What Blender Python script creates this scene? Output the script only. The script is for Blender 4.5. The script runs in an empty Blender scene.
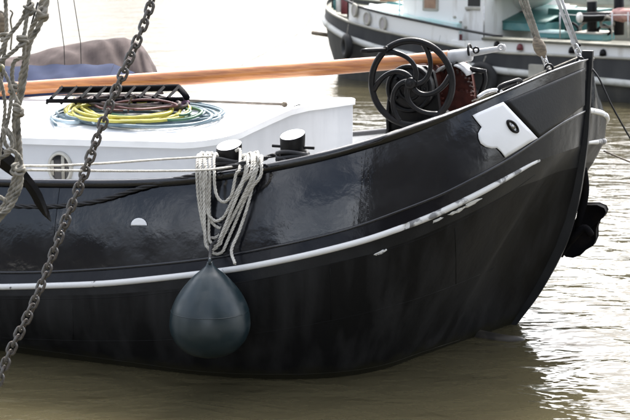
import bpy, bmesh, math, random
from mathutils import Vector, Matrix
from mathutils.bvhtree import BVHTree
random.seed(4)
R = math.radians
sc = bpy.context.scene
COL = sc.collection

# ---------------------------------------------------------------- camera, light
CAMH, FPX, PITCH = 3.1, 1400.0, math.atan(270/1400.0)
cd = bpy.data.cameras.new("camera"); cam = bpy.data.objects.new("camera", cd); COL.objects.link(cam)
cam.location = (0, 0, CAMH); cam.rotation_euler = (math.pi/2 - PITCH, 0, 0)
cd.sensor_width = 36; cd.lens = 36*FPX/630; cd.clip_end = 3000; cd.clip_start = .1
cd.dof.use_dof = True; cd.dof.focus_distance = 10.0; cd.dof.aperture_fstop = 4.0
sc.camera = cam
SUN_EL, SUN_AZ = R(51), R(14)       # azimuth measured from +Y, positive to +X
w = bpy.data.worlds.new("World"); sc.world = w; w.use_nodes = True
nt = w.node_tree; bg = nt.nodes['Background']
sky = nt.nodes.new('ShaderNodeTexSky'); sky.sky_type = 'NISHITA'; sky.sun_disc = False
sky.sun_elevation = SUN_EL; sky.sun_rotation = SUN_AZ
sky.air_density = 1.0; sky.dust_density = 5.0; sky.ozone_density = 2.0
hs = nt.nodes.new('ShaderNodeHueSaturation'); hs.inputs['Saturation'].default_value = .65; hs.inputs['Value'].default_value = .85   # thin white overcast
nt.links.new(sky.outputs[0], hs.inputs['Color'])
h2 = nt.nodes.new('ShaderNodeHueSaturation'); h2.inputs['Saturation'].default_value = .25; h2.inputs['Value'].default_value = 2.3
nt.links.new(sky.outputs[0], h2.inputs['Color'])                    # scattered soft white cloud over the whole sky
tcw = nt.nodes.new('ShaderNodeTexCoord'); cn = nt.nodes.new('ShaderNodeTexNoise'); cn.inputs['Scale'].default_value = 3.2; cn.inputs['Detail'].default_value = 6; cn.inputs['Distortion'].default_value = .4
mw_ = nt.nodes.new('ShaderNodeMapping'); mw_.inputs['Scale'].default_value = (1,1,1.6); nt.links.new(tcw.outputs['Generated'], mw_.inputs[0]); nt.links.new(mw_.outputs[0], cn.inputs[0])
cm = nt.nodes.new('ShaderNodeMapRange'); cm.inputs[1].default_value = .42; cm.inputs[2].default_value = .58; nt.links.new(cn.outputs[0], cm.inputs[0])
mxw = nt.nodes.new('ShaderNodeMix'); mxw.data_type = 'RGBA'; nt.links.new(cm.outputs[0], mxw.inputs[0]); nt.links.new(hs.outputs[0], mxw.inputs[6]); nt.links.new(h2.outputs[0], mxw.inputs[7])
nt.links.new(mxw.outputs[2], bg.inputs[0]); bg.inputs[1].default_value = 0.15
sd = bpy.data.lights.new("sun", 'SUN'); so = bpy.data.objects.new("sun", sd); COL.objects.link(so)
sd.energy = 2.2; sd.angle = R(10); sd.color = (1, .96, .9)
sdir = Vector((math.sin(SUN_AZ)*math.cos(SUN_EL), math.cos(SUN_AZ)*math.cos(SUN_EL), math.sin(SUN_EL)))
so.rotation_euler = sdir.to_track_quat('Z', 'Y').to_euler()
sc.view_settings.view_transform = 'Standard'; sc.view_settings.look = 'None'
sc.view_settings.exposure = 1.38; sc.view_settings.gamma = 1

# ---------------------------------------------------------------- helpers
C0 = Vector((0, 0, CAMH))
FW = Vector((0, math.cos(PITCH), -math.sin(PITCH))); UP = Vector((0, math.sin(PITCH), math.cos(PITCH)))
def ray(u, v): return Vector((1, 0, 0))*((u-315)/FPX) + UP*((210-v)/FPX) + FW
def at(u, v, y):                       # point of the place seen at u, v at ground distance y
    d = ray(u, v); return C0 + d*(y/d.y)
def atz(u, v, z=0):
    d = ray(u, v); return C0 + d*((z-CAMH)/d.z)

class Frame:                           # boat frame: s metres aft of the stem, t to the near side
    def __init__(f, o, ang, heel=0):
        f.o = Vector((o[0], o[1], 0)); f.h = Vector((math.cos(ang), math.sin(ang), 0)); f.heel = heel
        f.n = Vector((f.h.y, -f.h.x, 0))
        if f.n.y > 0: f.n = -f.n
    def __call__(f, s, t, z): return f.o - f.h*s + f.n*t + Vector((0, 0, z + (f.heel*t if t < 0 else 0)))
    def hit(f, u, v, t):
        d = ray(u, v); k = ((f.o + f.n*t - C0).dot(f.n))/d.dot(f.n); return C0 + d*k
B = Frame((1.63, 11.13), R(-21), .09)
G = Frame((.39, 34.7), math.atan2(.639, -.769))

def tag(o, label=None, cat=None, group=None, kind=None):
    for k, v in (('label', label), ('category', cat), ('group', group), ('kind', kind)):
        if v: o[k] = v
    return o
def empty(name, loc, label, cat, group=None):
    o = bpy.data.objects.new(name, None); COL.objects.link(o); o.location = loc
    return tag(o, label, cat, group)
def link(name, me, m=None, parent=None, smooth=True):
    o = bpy.data.objects.new(name, me); COL.objects.link(o)
    if m is not None and len(me.materials) == 0: me.materials.append(m)
    if parent is not None:
        o.parent = parent; o.matrix_parent_inverse = Matrix.Translation(-world_loc(parent))
    if smooth:
        for p in me.polygons: p.use_smooth = True
    return o
def world_loc(o):
    v = o.location.copy()
    return v if o.parent is None else Vector(v)
def mesh(name, vs, fs, m=None, parent=None, smooth=True):
    me = bpy.data.meshes.new(name); me.from_pydata([tuple(v) for v in vs], [], fs); me.update()
    return link(name, me, m, parent, smooth)
class MB:                              # collects shapes into one mesh
    def __init__(s): s.v = []; s.f = []
    def add(s, vs, fs):
        b = len(s.v); s.v += [Vector(v) for v in vs]; s.f += [tuple(i+b for i in f) for f in fs]; return s
    def box(s, c, x, y, z):            # centre and three half axes (vectors)
        c = Vector(c); vs = []
        for i in (-1, 1):
            for j in (-1, 1):
                for k in (-1, 1): vs.append(c + Vector(x)*i + Vector(y)*j + Vector(z)*k)
        return s.add(vs, [(0,1,3,2),(4,6,7,5),(0,4,5,1),(2,3,7,6),(0,2,6,4),(1,5,7,3)])
    def tube(s, pts, r, n=8, cap=True, sx=1.0):
        pts = [Vector(p) for p in pts]; N = len(pts); rr = r if isinstance(r, (list, tuple)) else [r]*N
        T = []
        for i in range(N):
            d = pts[min(i+1, N-1)] - pts[max(i-1, 0)]; T.append(d.normalized() if d.length > 1e-9 else Vector((0,0,1)))
        up = Vector((0,0,1)) if abs(T[0].z) < .9 else Vector((1,0,0))
        a = T[0].cross(up).normalized(); vs = []; fs = []
        for i in range(N):
            a = (a - T[i]*a.dot(T[i])).normalized(); b = T[i].cross(a)
            for k in range(n):
                q = 2*math.pi*k/n; vs.append(pts[i] + (a*math.cos(q)*sx + b*math.sin(q))*rr[i])
        for i in range(N-1):
            for k in range(n): fs.append((i*n+k, i*n+(k+1)%n, (i+1)*n+(k+1)%n, (i+1)*n+k))
        if cap: fs.append(tuple(range(n-1, -1, -1))); fs.append(tuple((N-1)*n+k for k in range(n)))
        return s.add(vs, fs)
    def ring(s, c, ax, R0, r, n=32, m=8, e1=None, ell=1.0):
        ax = Vector(ax).normalized(); e1 = Vector(e1 or (0,0,1)); e1 = (e1-ax*e1.dot(ax)).normalized(); e2 = ax.cross(e1)
        vs = []; fs = []
        for i in range(n):
            q = 2*math.pi*i/n; d = e1*math.cos(q)+e2*math.sin(q)*ell; o = Vector(c)+d*R0
            for k in range(m):
                p = 2*math.pi*k/m; vs.append(o + d.normalized()*math.cos(p)*r + ax*math.sin(p)*r)
        for i in range(n):
            for k in range(m):
                fs.append((i*m+k, ((i+1)%n)*m+k, ((i+1)%n)*m+(k+1)%m, i*m+(k+1)%m))
        return s.add(vs, fs)
    def cyl(s, a, b, r, n=20, r2=None, bev=0):
        a = Vector(a); b = Vector(b); r2 = r if r2 is None else r2
        if bev:
            d = (b-a).normalized()
            return s.tube([a, a+d*1e-4, a+d*bev, b-d*bev, b-d*1e-4, b], [r*.01, r-bev, r, r2, r2-bev, r2*.01], n)
        return s.tube([a, b], [r, r2], n)
    def obj(s, name, m, parent=None, smooth=True): return mesh(name, s.v, s.f, m, parent, smooth)
def autosmooth(o, ang=35):
    me = o.data
    try: me.set_sharp_from_angle(angle=R(ang))
    except Exception: pass
    return o
def cr(pts, k=12):                     # catmull-rom through the points
    pts = [Vector(p) for p in pts]; P = [pts[0]*2-pts[1]] + pts + [pts[-1]*2-pts[-2]]; out = []
    for i in range(1, len(P)-2):
        a, b, c, d = P[i-1:i+3]
        for j in range(k):
            x = j/k; out.append(.5*((b*2)+(c-a)*x+(a*2-b*5+c*4-d)*x*x+(b*3-a-c*3+d)*x**3))
    out.append(P[-2]); return out
def resample(pts, step):
    out = [pts[0]]; acc = 0
    for a, b in zip(pts, pts[1:]):
        L = (b-a).length
        if L < 1e-9: continue
        x = step-acc
        while x <= L: out.append(a+(b-a)*(x/L)); x += step
        acc = (acc+L) % step
    out.append(pts[-1]); return out
def rope_mb(mb, ctrl, r, k=12, strands=3, pitch=7.0, smooth=True):
    p = cr(ctrl, k) if smooth else [Vector(x) for x in ctrl]
    p = resample(p, r*1.1); N = len(p)
    T = [(p[min(i+1,N-1)]-p[max(i-1,0)]).normalized() for i in range(N)]
    up = Vector((0,0,1)) if abs(T[0].z) < .9 else Vector((1,0,0)); a = T[0].cross(up).normalized(); fr = []
    for i in range(N):
        a = (a-T[i]*a.dot(T[i])).normalized(); fr.append((a.copy(), T[i].cross(a)))
    for q in range(strands):
        pts = []
        for i in range(N):
            th = 2*math.pi*(q/strands + i*1.1/pitch); pts.append(p[i]+(fr[i][0]*math.cos(th)+fr[i][1]*math.sin(th))*r*.55)
        mb.tube(pts, r*.52, 6)
    return mb
def interp(x, tab):
    tab = sorted(tab)
    if x <= tab[0][0]: return tab[0][1]
    for (a, b), (c, d) in zip(tab, tab[1:]):
        if x <= c: return b+(d-b)*(x-a)/(c-a)
    return tab[-1][1]

# ---------------------------------------------------------------- materials
def mat(name, col, rough=.5, metal=0, col2=None, scale=6, stretch=(1,1,1), lo=.4, hi=.6, bump=0, bscale=40,
        rough2=None, spec=.5, coat=0, detail=6, bstretch=(1,1,1), bdist=.01):
    m = bpy.data.materials.new(name); m.use_nodes = True; n = m.node_tree.nodes; l = m.node_tree.links
    p = n['Principled BSDF']; p.inputs['Base Color'].default_value = (*col, 1); p.inputs['Roughness'].default_value = rough
    p.inputs['Metallic'].default_value = metal; p.inputs['Specular IOR Level'].default_value = spec
    p.inputs['Coat Weight'].default_value = coat
    tc = n.new('ShaderNodeTexCoord')
    def noise(sc_, st, det=detail):
        mp = n.new('ShaderNodeMapping'); mp.inputs['Scale'].default_value = st; l.new(tc.outputs['Object'], mp.inputs[0])
        t = n.new('ShaderNodeTexNoise'); t.inputs['Scale'].default_value = sc_; t.inputs['Detail'].default_value = det
        l.new(mp.outputs[0], t.inputs[0]); return t
    if col2 or rough2 is not None:
        t = noise(scale, stretch); mr = n.new('ShaderNodeMapRange'); mr.inputs[1].default_value = lo; mr.inputs[2].default_value = hi
        l.new(t.outputs[0], mr.inputs[0])
        if col2:
            mx = n.new('ShaderNodeMix'); mx.data_type = 'RGBA'; mx.inputs[6].default_value = (*col, 1); mx.inputs[7].default_value = (*col2, 1)
            l.new(mr.outputs[0], mx.inputs[0]); l.new(mx.outputs[2], p.inputs['Base Color'])
        if rough2 is not None:
            mq = n.new('ShaderNodeMapRange'); mq.inputs[3].default_value = rough; mq.inputs[4].default_value = rough2
            l.new(mr.outputs[0], mq.inputs[0]); l.new(mq.outputs[0], p.inputs['Roughness'])
    if bump:
        t = noise(bscale, bstretch); b = n.new('ShaderNodeBump'); b.inputs['Strength'].default_value = bump; b.inputs['Distance'].default_value = bdist
        l.new(t.outputs[0], b.inputs['Height']); l.new(b.outputs[0], p.inputs['Normal'])
    return m
M = {}
M['gloss'] = mat('gloss_black_paint', (.002,.0025,.005), .10, 0, (.010,.011,.014), 2.2, (1,1,1.6), .45, .75, .55, 2.6, .28, .65, .0, detail=10, bdist=.02)
M['satin'] = mat('satin_black_paint', (.006,.007,.009), .42, 0, (.017,.018,.02), 5, (1,1,1), .4, .7, .35, 60, .55, .28, bdist=.003)
M['tar'] = mat('tarred_hull_paint', (.007,.007,.0072), .5, 0, (.028,.028,.028), 6, (1,1,.13), .42, .80, .5, 10, .72, .12, bdist=.008)
def growth(m):
    n = m.node_tree.nodes; l = m.node_tree.links; p = n['Principled BSDF']; src = p.inputs['Base Color'].links[0].from_socket
    tc = n.new('ShaderNodeTexCoord'); sx = n.new('ShaderNodeSeparateXYZ'); l.new(tc.outputs['Object'], sx.inputs[0])
    t = n.new('ShaderNodeTexNoise'); t.inputs['Scale'].default_value = 9; t.inputs['Detail'].default_value = 6; l.new(tc.outputs['Object'], t.inputs[0])
    k = n.new('ShaderNodeMath'); k.operation = 'MULTIPLY_ADD'; l.new(t.outputs[0], k.inputs[0]); k.inputs[1].default_value = -.16; l.new(sx.outputs[2], k.inputs[2])
    r = n.new('ShaderNodeMapRange'); r.inputs[1].default_value = -.045; r.inputs[2].default_value = .03; r.inputs[3].default_value = 1; r.inputs[4].default_value = 0; l.new(k.outputs[0], r.inputs[0])
    mx = n.new('ShaderNodeMix'); mx.data_type = 'RGBA'; l.new(r.outputs[0], mx.inputs[0]); l.new(src, mx.inputs[6]); mx.inputs[7].default_value = (.016,.015,.009,1); l.new(mx.outputs[2], p.inputs['Base Color'])
growth(M['tar'])
M['wale'] = mat('wale_black_paint', (.003,.003,.005), .2, 0, (.010,.011,.014), 3, (1,1,1), .45, .75, .4, 5, .4, .25, bdist=.015)
M['iron'] = mat('black_ironwork', (.003,.003,.0035), .36, 0, (.012,.009,.008), 14, (1,1,1), .5, .8, .4, 45, .55, .2, bdist=.004)
M['matte'] = mat('matte_black_iron', (.006,.006,.007), .75, 0, (.016,.013,.011), 10, (1,1,1), .5, .8, .4, 45, .8, .03, bdist=.004)
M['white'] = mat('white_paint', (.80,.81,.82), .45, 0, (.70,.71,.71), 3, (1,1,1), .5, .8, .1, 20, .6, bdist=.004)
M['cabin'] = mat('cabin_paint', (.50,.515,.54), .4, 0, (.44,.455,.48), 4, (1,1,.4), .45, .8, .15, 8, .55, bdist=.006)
M['chipped'] = mat('chipped_white_paint', (.72,.72,.71), .5, 0, (.10,.10,.10), 9, (1,1,1), .66, .69, .2, 40, .6, bdist=.004)
M['worn'] = mat('worn_grey_white_paint', (.66,.66,.64), .5, 0, (.20,.20,.20), 7, (1,1,1), .52, .56, .25, 30, .6, bdist=.004)
M['rope'] = mat('pale_rope', (.56,.54,.49), .85, 0, (.36,.34,.30), 30, (1,1,1), .4, .7, .5, 300, bdist=.002)
M['oldrope'] = mat('weathered_rope', (.27,.25,.21), .9, 0, (.09,.085,.07), 16, (1,1,1), .4, .68, .6, 260, bdist=.002)
M['darkrope'] = mat('dark_rope', (.02,.02,.022), .7, bump=.5, bscale=150, bdist=.003)
M['chain'] = mat('galvanised_chain', (.13,.125,.12), .45, .6, (.07,.05,.035), 22, (1,1,1), .45, .7, .4, 90, .7, bdist=.002)
M['varn'] = mat('varnished_wood', (.50,.20,.06), .28, 0, (.33,.11,.035), 12, (.05,1,5), .40, .66, .15, 30, .35, coat=.3, bstretch=(.2,1,3), bdist=.003)
M['greyspar'] = mat('grey_spar_paint', (.42,.42,.42), .45, 0, (.3,.3,.3), 12, (1,1,1), .4, .7)
M['steel'] = mat('bright_steel', (.55,.55,.55), .3, .8, (.35,.34,.33), 20, (1,1,1), .4, .7)
M['red'] = mat('oxide_red_iron', (.055,.018,.014), .65, 0, (.02,.010,.009), 14, (1,1,1), .4, .7, .4, 60, spec=.04, bdist=.003)
M['fender'] = mat('blue_black_rubber', (.009,.020,.025), .32, 0, (.020,.030,.033), 9, (1,1,1.6), .5, .75, .3, 18, .6, .5, bdist=.004)
M['blue'] = mat('blue_canvas', (.026,.034,.070), .85, 0, (.02,.027,.055), 5, (1,1,1), .4, .7, .3, 120, spec=.08, bdist=.003)
M['taupe'] = mat('taupe_canvas', (.095,.076,.072), .9, 0, (.06,.048,.046), 5, (1,1,1), .4, .7, .3, 90, spec=.08, bdist=.003)
M['yel'] = mat('yellow_hose', (.50,.45,.08), .45, 0, (.38,.34,.07), 9)
M['bluehose'] = mat('blue_grey_hose', (.09,.14,.17), .5, 0, (.13,.18,.20), 9)
M['mauve'] = mat('mauve_rope', (.12,.09,.082), .8, 0, (.055,.045,.045), 20)
M['purple'] = mat('purple_cloth', (.12,.06,.11), .8)
M['pole'] = mat('weathered_pole', (.26,.22,.18), .6, 0, (.18,.15,.12), 12, (1,1,1))
M['glass'] = mat('dark_glass', (.02,.02,.022), .08)
M['brass'] = mat('dull_port_ring', (.45,.44,.40), .4, .3)
M['wood'] = mat('block_wood', (.20,.16,.11), .6, 0, (.11,.085,.06), 20, (1,1,4))
M['deck'] = mat('grey_deck_paint', (.30,.30,.29), .7, 0, (.22,.22,.21), 5)
M['tyre'] = mat('tyre_rubber', (.01,.01,.01), .75, bump=.4, bscale=60)
M['farband'] = mat('weathered_charcoal_paint', (.015,.016,.018), .6, 0, (.040,.040,.040), 3, (1,1,.25), .4, .75)
M['farhull'] = mat('grey_green_tar', (.035,.035,.033), .7, 0, (.07,.067,.058), 3, (1,1,.3), .4, .75)
M['farwhite'] = mat('far_white_paint', (.76,.76,.74), .55, 0, (.34,.30,.24), 4.5, (1,1,.22), .56, .80)
M['teal'] = mat('teal_paint', (.10,.27,.27), .5, 0, (.17,.33,.32), 4)
M['dteal'] = mat('dark_teal_paint', (.035,.13,.12), .5, 0, (.05,.16,.15), 4)
M['paleteal'] = mat('pale_teal_paint', (.45,.66,.64), .5, 0, (.60,.72,.70), 5)
M['fardeck'] = mat('mossy_deck', (.16,.155,.12), .8, 0, (.10,.10,.075), 4)
M['beige'] = mat('beige_paint', (.42,.40,.34), .7, 0, (.32,.31,.27), 3)
M['brown'] = mat('brown_blind', (.32,.20,.13), .6, 0, (.25,.15,.10), 8)
M['pink'] = mat('faded_pink_cloth', (.45,.27,.24), .85, 0, (.33,.18,.16), 9)
M['darkin'] = mat('dark_interior', (.03,.03,.028), .8)
M['redfit'] = mat('dark_red_paint', (.13,.025,.03), .5)

# ---------------------------------------------------------------- water
def water():
    m = bpy.data.materials.new('harbour_water'); m.use_nodes = True; n = m.node_tree.nodes; l = m.node_tree.links
    p = n['Principled BSDF']; p.inputs['Base Color'].default_value = (.060,.052,.029,1); p.inputs['Roughness'].default_value = .05
    p.inputs['IOR'].default_value = 1.333
    tc = n.new('ShaderNodeTexCoord')
    def no(scale, st, det, rot=0, dist=0):
        mp = n.new('ShaderNodeMapping'); mp.inputs['Scale'].default_value = st; mp.inputs['Rotation'].default_value = (0,0,rot)
        l.new(tc.outputs['Object'], mp.inputs[0]); t = n.new('ShaderNodeTexNoise'); t.inputs['Scale'].default_value = scale
        t.inputs['Detail'].default_value = det; t.inputs['Distortion'].default_value = dist; t.inputs['Roughness'].default_value = .5
        l.new(mp.outputs[0], t.inputs[0]); return t.outputs[0]
    def mul(a, k): q = n.new('ShaderNodeMath'); q.operation = 'MULTIPLY'; l.new(a, q.inputs[0]); q.inputs[1].default_value = k; return q.outputs[0]
    def add(a, b): q = n.new('ShaderNodeMath'); q.operation = 'ADD'; l.new(a, q.inputs[0]); l.new(b, q.inputs[1]); return q.outputs[0]
    h = add(add(mul(no(2.2, (.6,1.1,1), 3, R(14), .6), .055), mul(no(6.5, (.7,1.2,1), 2, R(-12), .5), .010)), mul(no(.5, (1,1,1), 2), .06))
    b = n.new('ShaderNodeBump'); b.inputs['Strength'].default_value = 1; b.inputs['Distance'].default_value = 1.0
    l.new(h, b.inputs['Height']); l.new(b.outputs[0], p.inputs['Normal'])
    mb = MB(); S = 1500
    mb.add([(-S,-60,0),(S,-60,0),(S,S,0),(-S,S,0)], [(0,1,2,3)])
    o = mb.obj('water', m, smooth=False); tag(o, 'brown-green harbour water with small ripples and white glare', kind='structure')
water()

# ---------------------------------------------------------------- quay and unseen houses behind the camera, added for the glossy paint to reflect
def quay():
    mb = MB(); mb.box((0,-33,.55), (90,0,0), (0,27,0), (0,0,1.05)); o = mb.obj('quay', M['deck'], None, False); tag(o, kind='structure')
    for k, (x0, x1, h, c, lab) in enumerate(((-46,-30,7,'darkin','added unseen dark house furthest down the row, four windows wide'),(-29.6,-14,6.5,'farhull','added unseen low grey house between the two dark houses'),(4,22,17,'darkin','added unseen tall dark warehouse facing the bow'),(22.4,48,13,'farband','added unseen broad charcoal warehouse at the end of the row'))):
        y = -14; root = empty('added_house', ((x0+x1)/2, y-5, 1.6), lab, 'house', 'unseen houses added behind the viewer for reflections')
        m = MB(); m.box(((x0+x1)/2, y-5, 1.6+h/2), ((x1-x0)/2,0,0), (0,5,0), (0,0,h/2)); m.obj('wall', M[c], root, False)
        m = MB(); m.add([(x0,y+.3,1.6+h),(x1,y+.3,1.6+h),(x1,y-10.3,1.6+h),(x0,y-10.3,1.6+h),(x0,y-5,1.6+h+3),(x1,y-5,1.6+h+3)], [(0,1,5,4),(3,4,5,2),(0,4,3),(1,2,5),(0,3,2,1)]); m.obj('roof', M['farband'], root, False)
        for i in range(int((x1-x0)/4)):
            for j in range(int(h/3.2)):
                m = MB(); m.box((x0+2+i*4, y+.03, 3.2+j*3.2), (.6,0,0), (0,.05,0), (0,0,.9)); m.obj('window', M['glass'], root, False)
quay()
# ---------------------------------------------------------------- black barge
barge = empty('sailing_barge', B(4, 0, 0), 'black sailing barge with white-striped bluff bow and white deckhouse, nearest the camera', 'barge')
AFT = [(6.5, 0), (9.5, -.02), (12.5, -.25), (14.2, -.9), (14.9, -2.1)]
def plan(pts, b, st=14.9):
    return pts + [(6.0, b), (9.0, b*.985), (12.0, b*.90), (13.6, b*.68), (st-.35, b*.36), (st, 0)]
P_bot = plan([(.25,0),(.45,.45),(.65,.9),(.85,1.3),(1.15,1.6),(1.55,1.8),(2.1,1.9),(2.8,1.92),(4,1.92)], 1.92, 14.2)
P_wl  = plan([(0,0),(.24,.60),(.45,1.15),(.62,1.59),(.9,1.9),(1.3,2.08),(1.8,2.17),(2.6,2.18),(4,2.17)], 2.17, 14.5)
P_st  = plan([(-.52,0),(-.49,.3),(-.37,.8),(-.1,1.35),(.3,1.8),(.9,2.15),(1.6,2.3),(2.6,2.33),(4,2.33)], 2.33)
P_mo  = plan([(-.54,0),(-.50,.3),(-.38,.8),(-.12,1.33),(.3,1.77),(.9,2.11),(1.6,2.25),(2.6,2.28),(4,2.28)], 2.28)
P_ra  = plan([(-.55,0),(-.52,.3),(-.36,.75),(-.1,1.2),(.3,1.6),(.9,1.93),(1.6,2.08),(2.6,2.12),(4,2.12)], 2.10)
Z_st = [(-.6,1.52),(-.43,1.52),(-.33,1.50),(-.2,1.42),(-.05,1.335),(.22,1.20),(.58,1.065),(.95,.965),(1.43,.85),(1.96,.75),(2.52,.65),(3.06,.59),(3.38,.55),(4.5,.47),(7,.43),(11,.55),(15,.95)]
Z_mo = [(-.6,1.82),(-.45,1.75),(-.36,1.68),(-.21,1.56),(-.05,1.465),(.17,1.345),(.65,1.155),(.97,1.065),(1.6,.91),(1.98,.84),(2.46,.76),(3.06,.68),(3.4,.65),(4.5,.57),(7,.53),(11,.65),(15,1.08)]
Z_ra = [(-.6,2.20),(-.52,2.19),(-.38,2.14),(-.17,2.04),(-.01,1.965),(.16,1.885),(.54,1.735),(.9,1.625),(1.35,1.52),(1.82,1.425),(2.2,1.375),(2.62,1.345),(3.48,1.30),(5,1.24),(8,1.22),(11,1.3),(15,1.7)]
K = 12
def curve2(pl): return [(p.x, p.y) for p in cr([Vector((a, b, 0)) for a, b in pl], K)]
def level(pl, zt):                     # list of (s, t, z)
    return [(s, max(t, 0), zt if not isinstance(zt, list) else interp(s, zt)) for s, t in curve2(pl)]
def smoothz(L, n=6):
    z = [p[2] for p in L]
    for _ in range(n): z = [z[0]] + [(z[i-1]+2*z[i]+z[i+1])/4 for i in range(1, len(z)-1)] + [z[-1]]
    return [(p[0], p[1], q) for p, q in zip(L, z)]
Lb = level(P_bot, -.55); Lw = level(P_wl, 0.0); Ls = smoothz(level(P_st, Z_st)); Lm = smoothz(level(P_mo, Z_mo)); Lr = smoothz(level(P_ra, Z_ra))
NL = len(Lw)
def mixl(A, Bq, f, bul):
    out = []
    for i in range(NL):
        a, b = A[i], Bq[i]; wst = math.exp(-(i/K/1.3)**2)
        ds = -.13*wst*bul; dt = .07*(1-wst)*bul*(1 if i < NL-18 else 0)
        ho = .13*math.sin(math.pi*i/(K*1.7))*bul if i < K*1.7 else 0
        out.append((a[0]+(b[0]-a[0])*f+ds+ho, a[1]+(b[1]-a[1])*f+(dt if i else 0), a[2]+(b[2]-a[2])*f))
    return out
lower = [Lb, Lw] + [mixl(Lw, Ls, f, math.sin(math.pi*min(1, f))) for f in (.15,.3,.45,.6,.75,.88)] + [Ls]
def pb(L, i):                          # the port bow is a touch fuller at the wale
    s, t, z = L[i]
    k = {id(Ls): 1, id(Lm): 1}.get(id(L), 0)
    if L is not Ls and L is not Lm: k = max(0, min(1, (z-.5)/.9)) if z < 1.45 and L in lower else 0
    return s - .20*k*math.exp(-((t-.95)/.6)**2)*min(1, t/.4) if s < 1.5 else s
def loft(levels, side, i0=0, i1=None, inset=0.0):
    i1 = NL-1 if i1 is None else i1; vs = []; fs = []; n = i1-i0+1
    for L in levels:
        for i in range(i0, i1+1):
            s, t, z = L[i]; s = pb(L, i) if side < 0 else s; vs.append(B(s + (inset if i < 5*K else 0)*0.6, side*max(0, t-inset), z))
    for a in range(len(levels)-1):
        for i in range(n-1):
            q = (a*n+i, a*n+i+1, (a+1)*n+i+1, (a+1)*n+i); fs.append(q if side < 0 else q[::-1])
    return vs, fs
HV = []; HF = []
def keep(vs, fs):
    b = len(HV); HV.extend(vs); HF.extend([tuple(i+b for i in f) for f in fs])
for side in (1, -1):
    vs, fs = loft(lower, side)
    if side > 0: keep(vs, fs)
    o = mesh('hull_plating', vs, fs, M['tar'], barge); o.data.materials.append(M['satin'])
    for p in o.data.polygons[-(NL-1):]: p.material_index = 1
    vs, fs = loft([Ls, Lm], side)
    if side > 0: keep(vs, fs)
    mesh('wale', vs, fs, M['wale'], barge)
# bulwark plates between moulding and rail, butted with a 6 mm joint
def sub(L0, L1, f): return [(a[0]+(b[0]-a[0])*f, a[1]+(b[1]-a[1])*f, a[2]+(b[2]-a[2])*f) for a, b in zip(L0, L1)]
bul = [sub(Lm, Lr, f) for f in (0,.25,.5,.75,1)]
bul[1] = [(a[0], a[1]+.012, a[2]) for a in bul[1]]; bul[2] = [(a[0], a[1]+.016 if a[1] > 0 else 0, a[2]) for a in bul[2]]; bul[3] = [(a[0], a[1]+.012 if a[1] > 0 else 0, a[2]) for a in bul[3]]
bul[1] = [(a[0], a[1] if i else 0, a[2]) for i, a in enumerate(bul[1])]
def s_index(L, s):
    for i in range(NL-1):
        if L[i][0] <= s <= L[i+1][0] and i > 3: return i + (s-L[i][0])/(L[i+1][0]-L[i][0])
    return NL-1
cuts = [0, s_index(Lm, .66), s_index(Lm, 2.95), s_index(Lm, 5.4), s_index(Lm, 8), s_index(Lm, 10.6), NL-1]
def lat(L, x):
    i = min(int(x), NL-2); f = x-i; return tuple(L[i][k]+(L[i+1][k]-L[i][k])*f for k in range(3))
for side in (1, -1):
    for c0, c1 in zip(cuts, cuts[1:]):
        g = .020; a = c0+(g if c0 else 0); b = c1-(g if c1 < NL-1 else 0); n = max(6, int((b-a)*1.5)); vs = []; fs = []
        for L in bul:
            for k in range(n+1):
                p = lat(L, a+(b-a)*k/n); f_ = 1-bul.index(L)/4; vs.append(B(p[0]-(.20*f_*math.exp(-((p[1]-.95)/.6)**2)*min(1, p[1]/.4) if side < 0 and p[0] < 1.5 else 0), side*p[1], p[2]))
        m1 = len(vs)
        for L in bul:
            for k in range(n+1):
                p = lat(L, a+(b-a)*k/n); vs.append(B(p[0]+(.02 if p[0] < .5 else 0), side*max(0, p[1]-.03), p[2]))
        W = n+1; NR = len(bul)
        for r_ in range(NR-1):
            for k in range(n):
                q = (r_*W+k, r_*W+k+1, (r_+1)*W+k+1, (r_+1)*W+k); fs.append(q if side < 0 else q[::-1])
                q = tuple(m1+x for x in q); fs.append(q[::-1] if side < 0 else q)
            for k in (0, n):
                q = (r_*W+k, (r_+1)*W+k, m1+(r_+1)*W+k, m1+r_*W+k); fs.append(q)
        o = autosmooth(mesh('bulwark_plate', vs, fs, M['gloss'], barge), 40)
        o.data.materials.append(M['white'])
        for i, p in enumerate(o.data.polygons):
            if min(p.vertices) >= m1: p.material_index = 1
        if side > 0: keep(vs[:m1], [f for f in fs if max(f) < m1])
    if side > 0: BV = BVHTree.FromPolygons([tuple(v) for v in HV], HF)
def onhull(u, v, off=0.0):
    d = ray(u, v).normalized(); p, nn, i, dist = BV.ray_cast(C0, d)
    if p is None: p = B.hit(u, v, 2.1); nn = -d
    if nn.dot(d) > 0: nn = -nn
    return p + nn*off, nn
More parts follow.
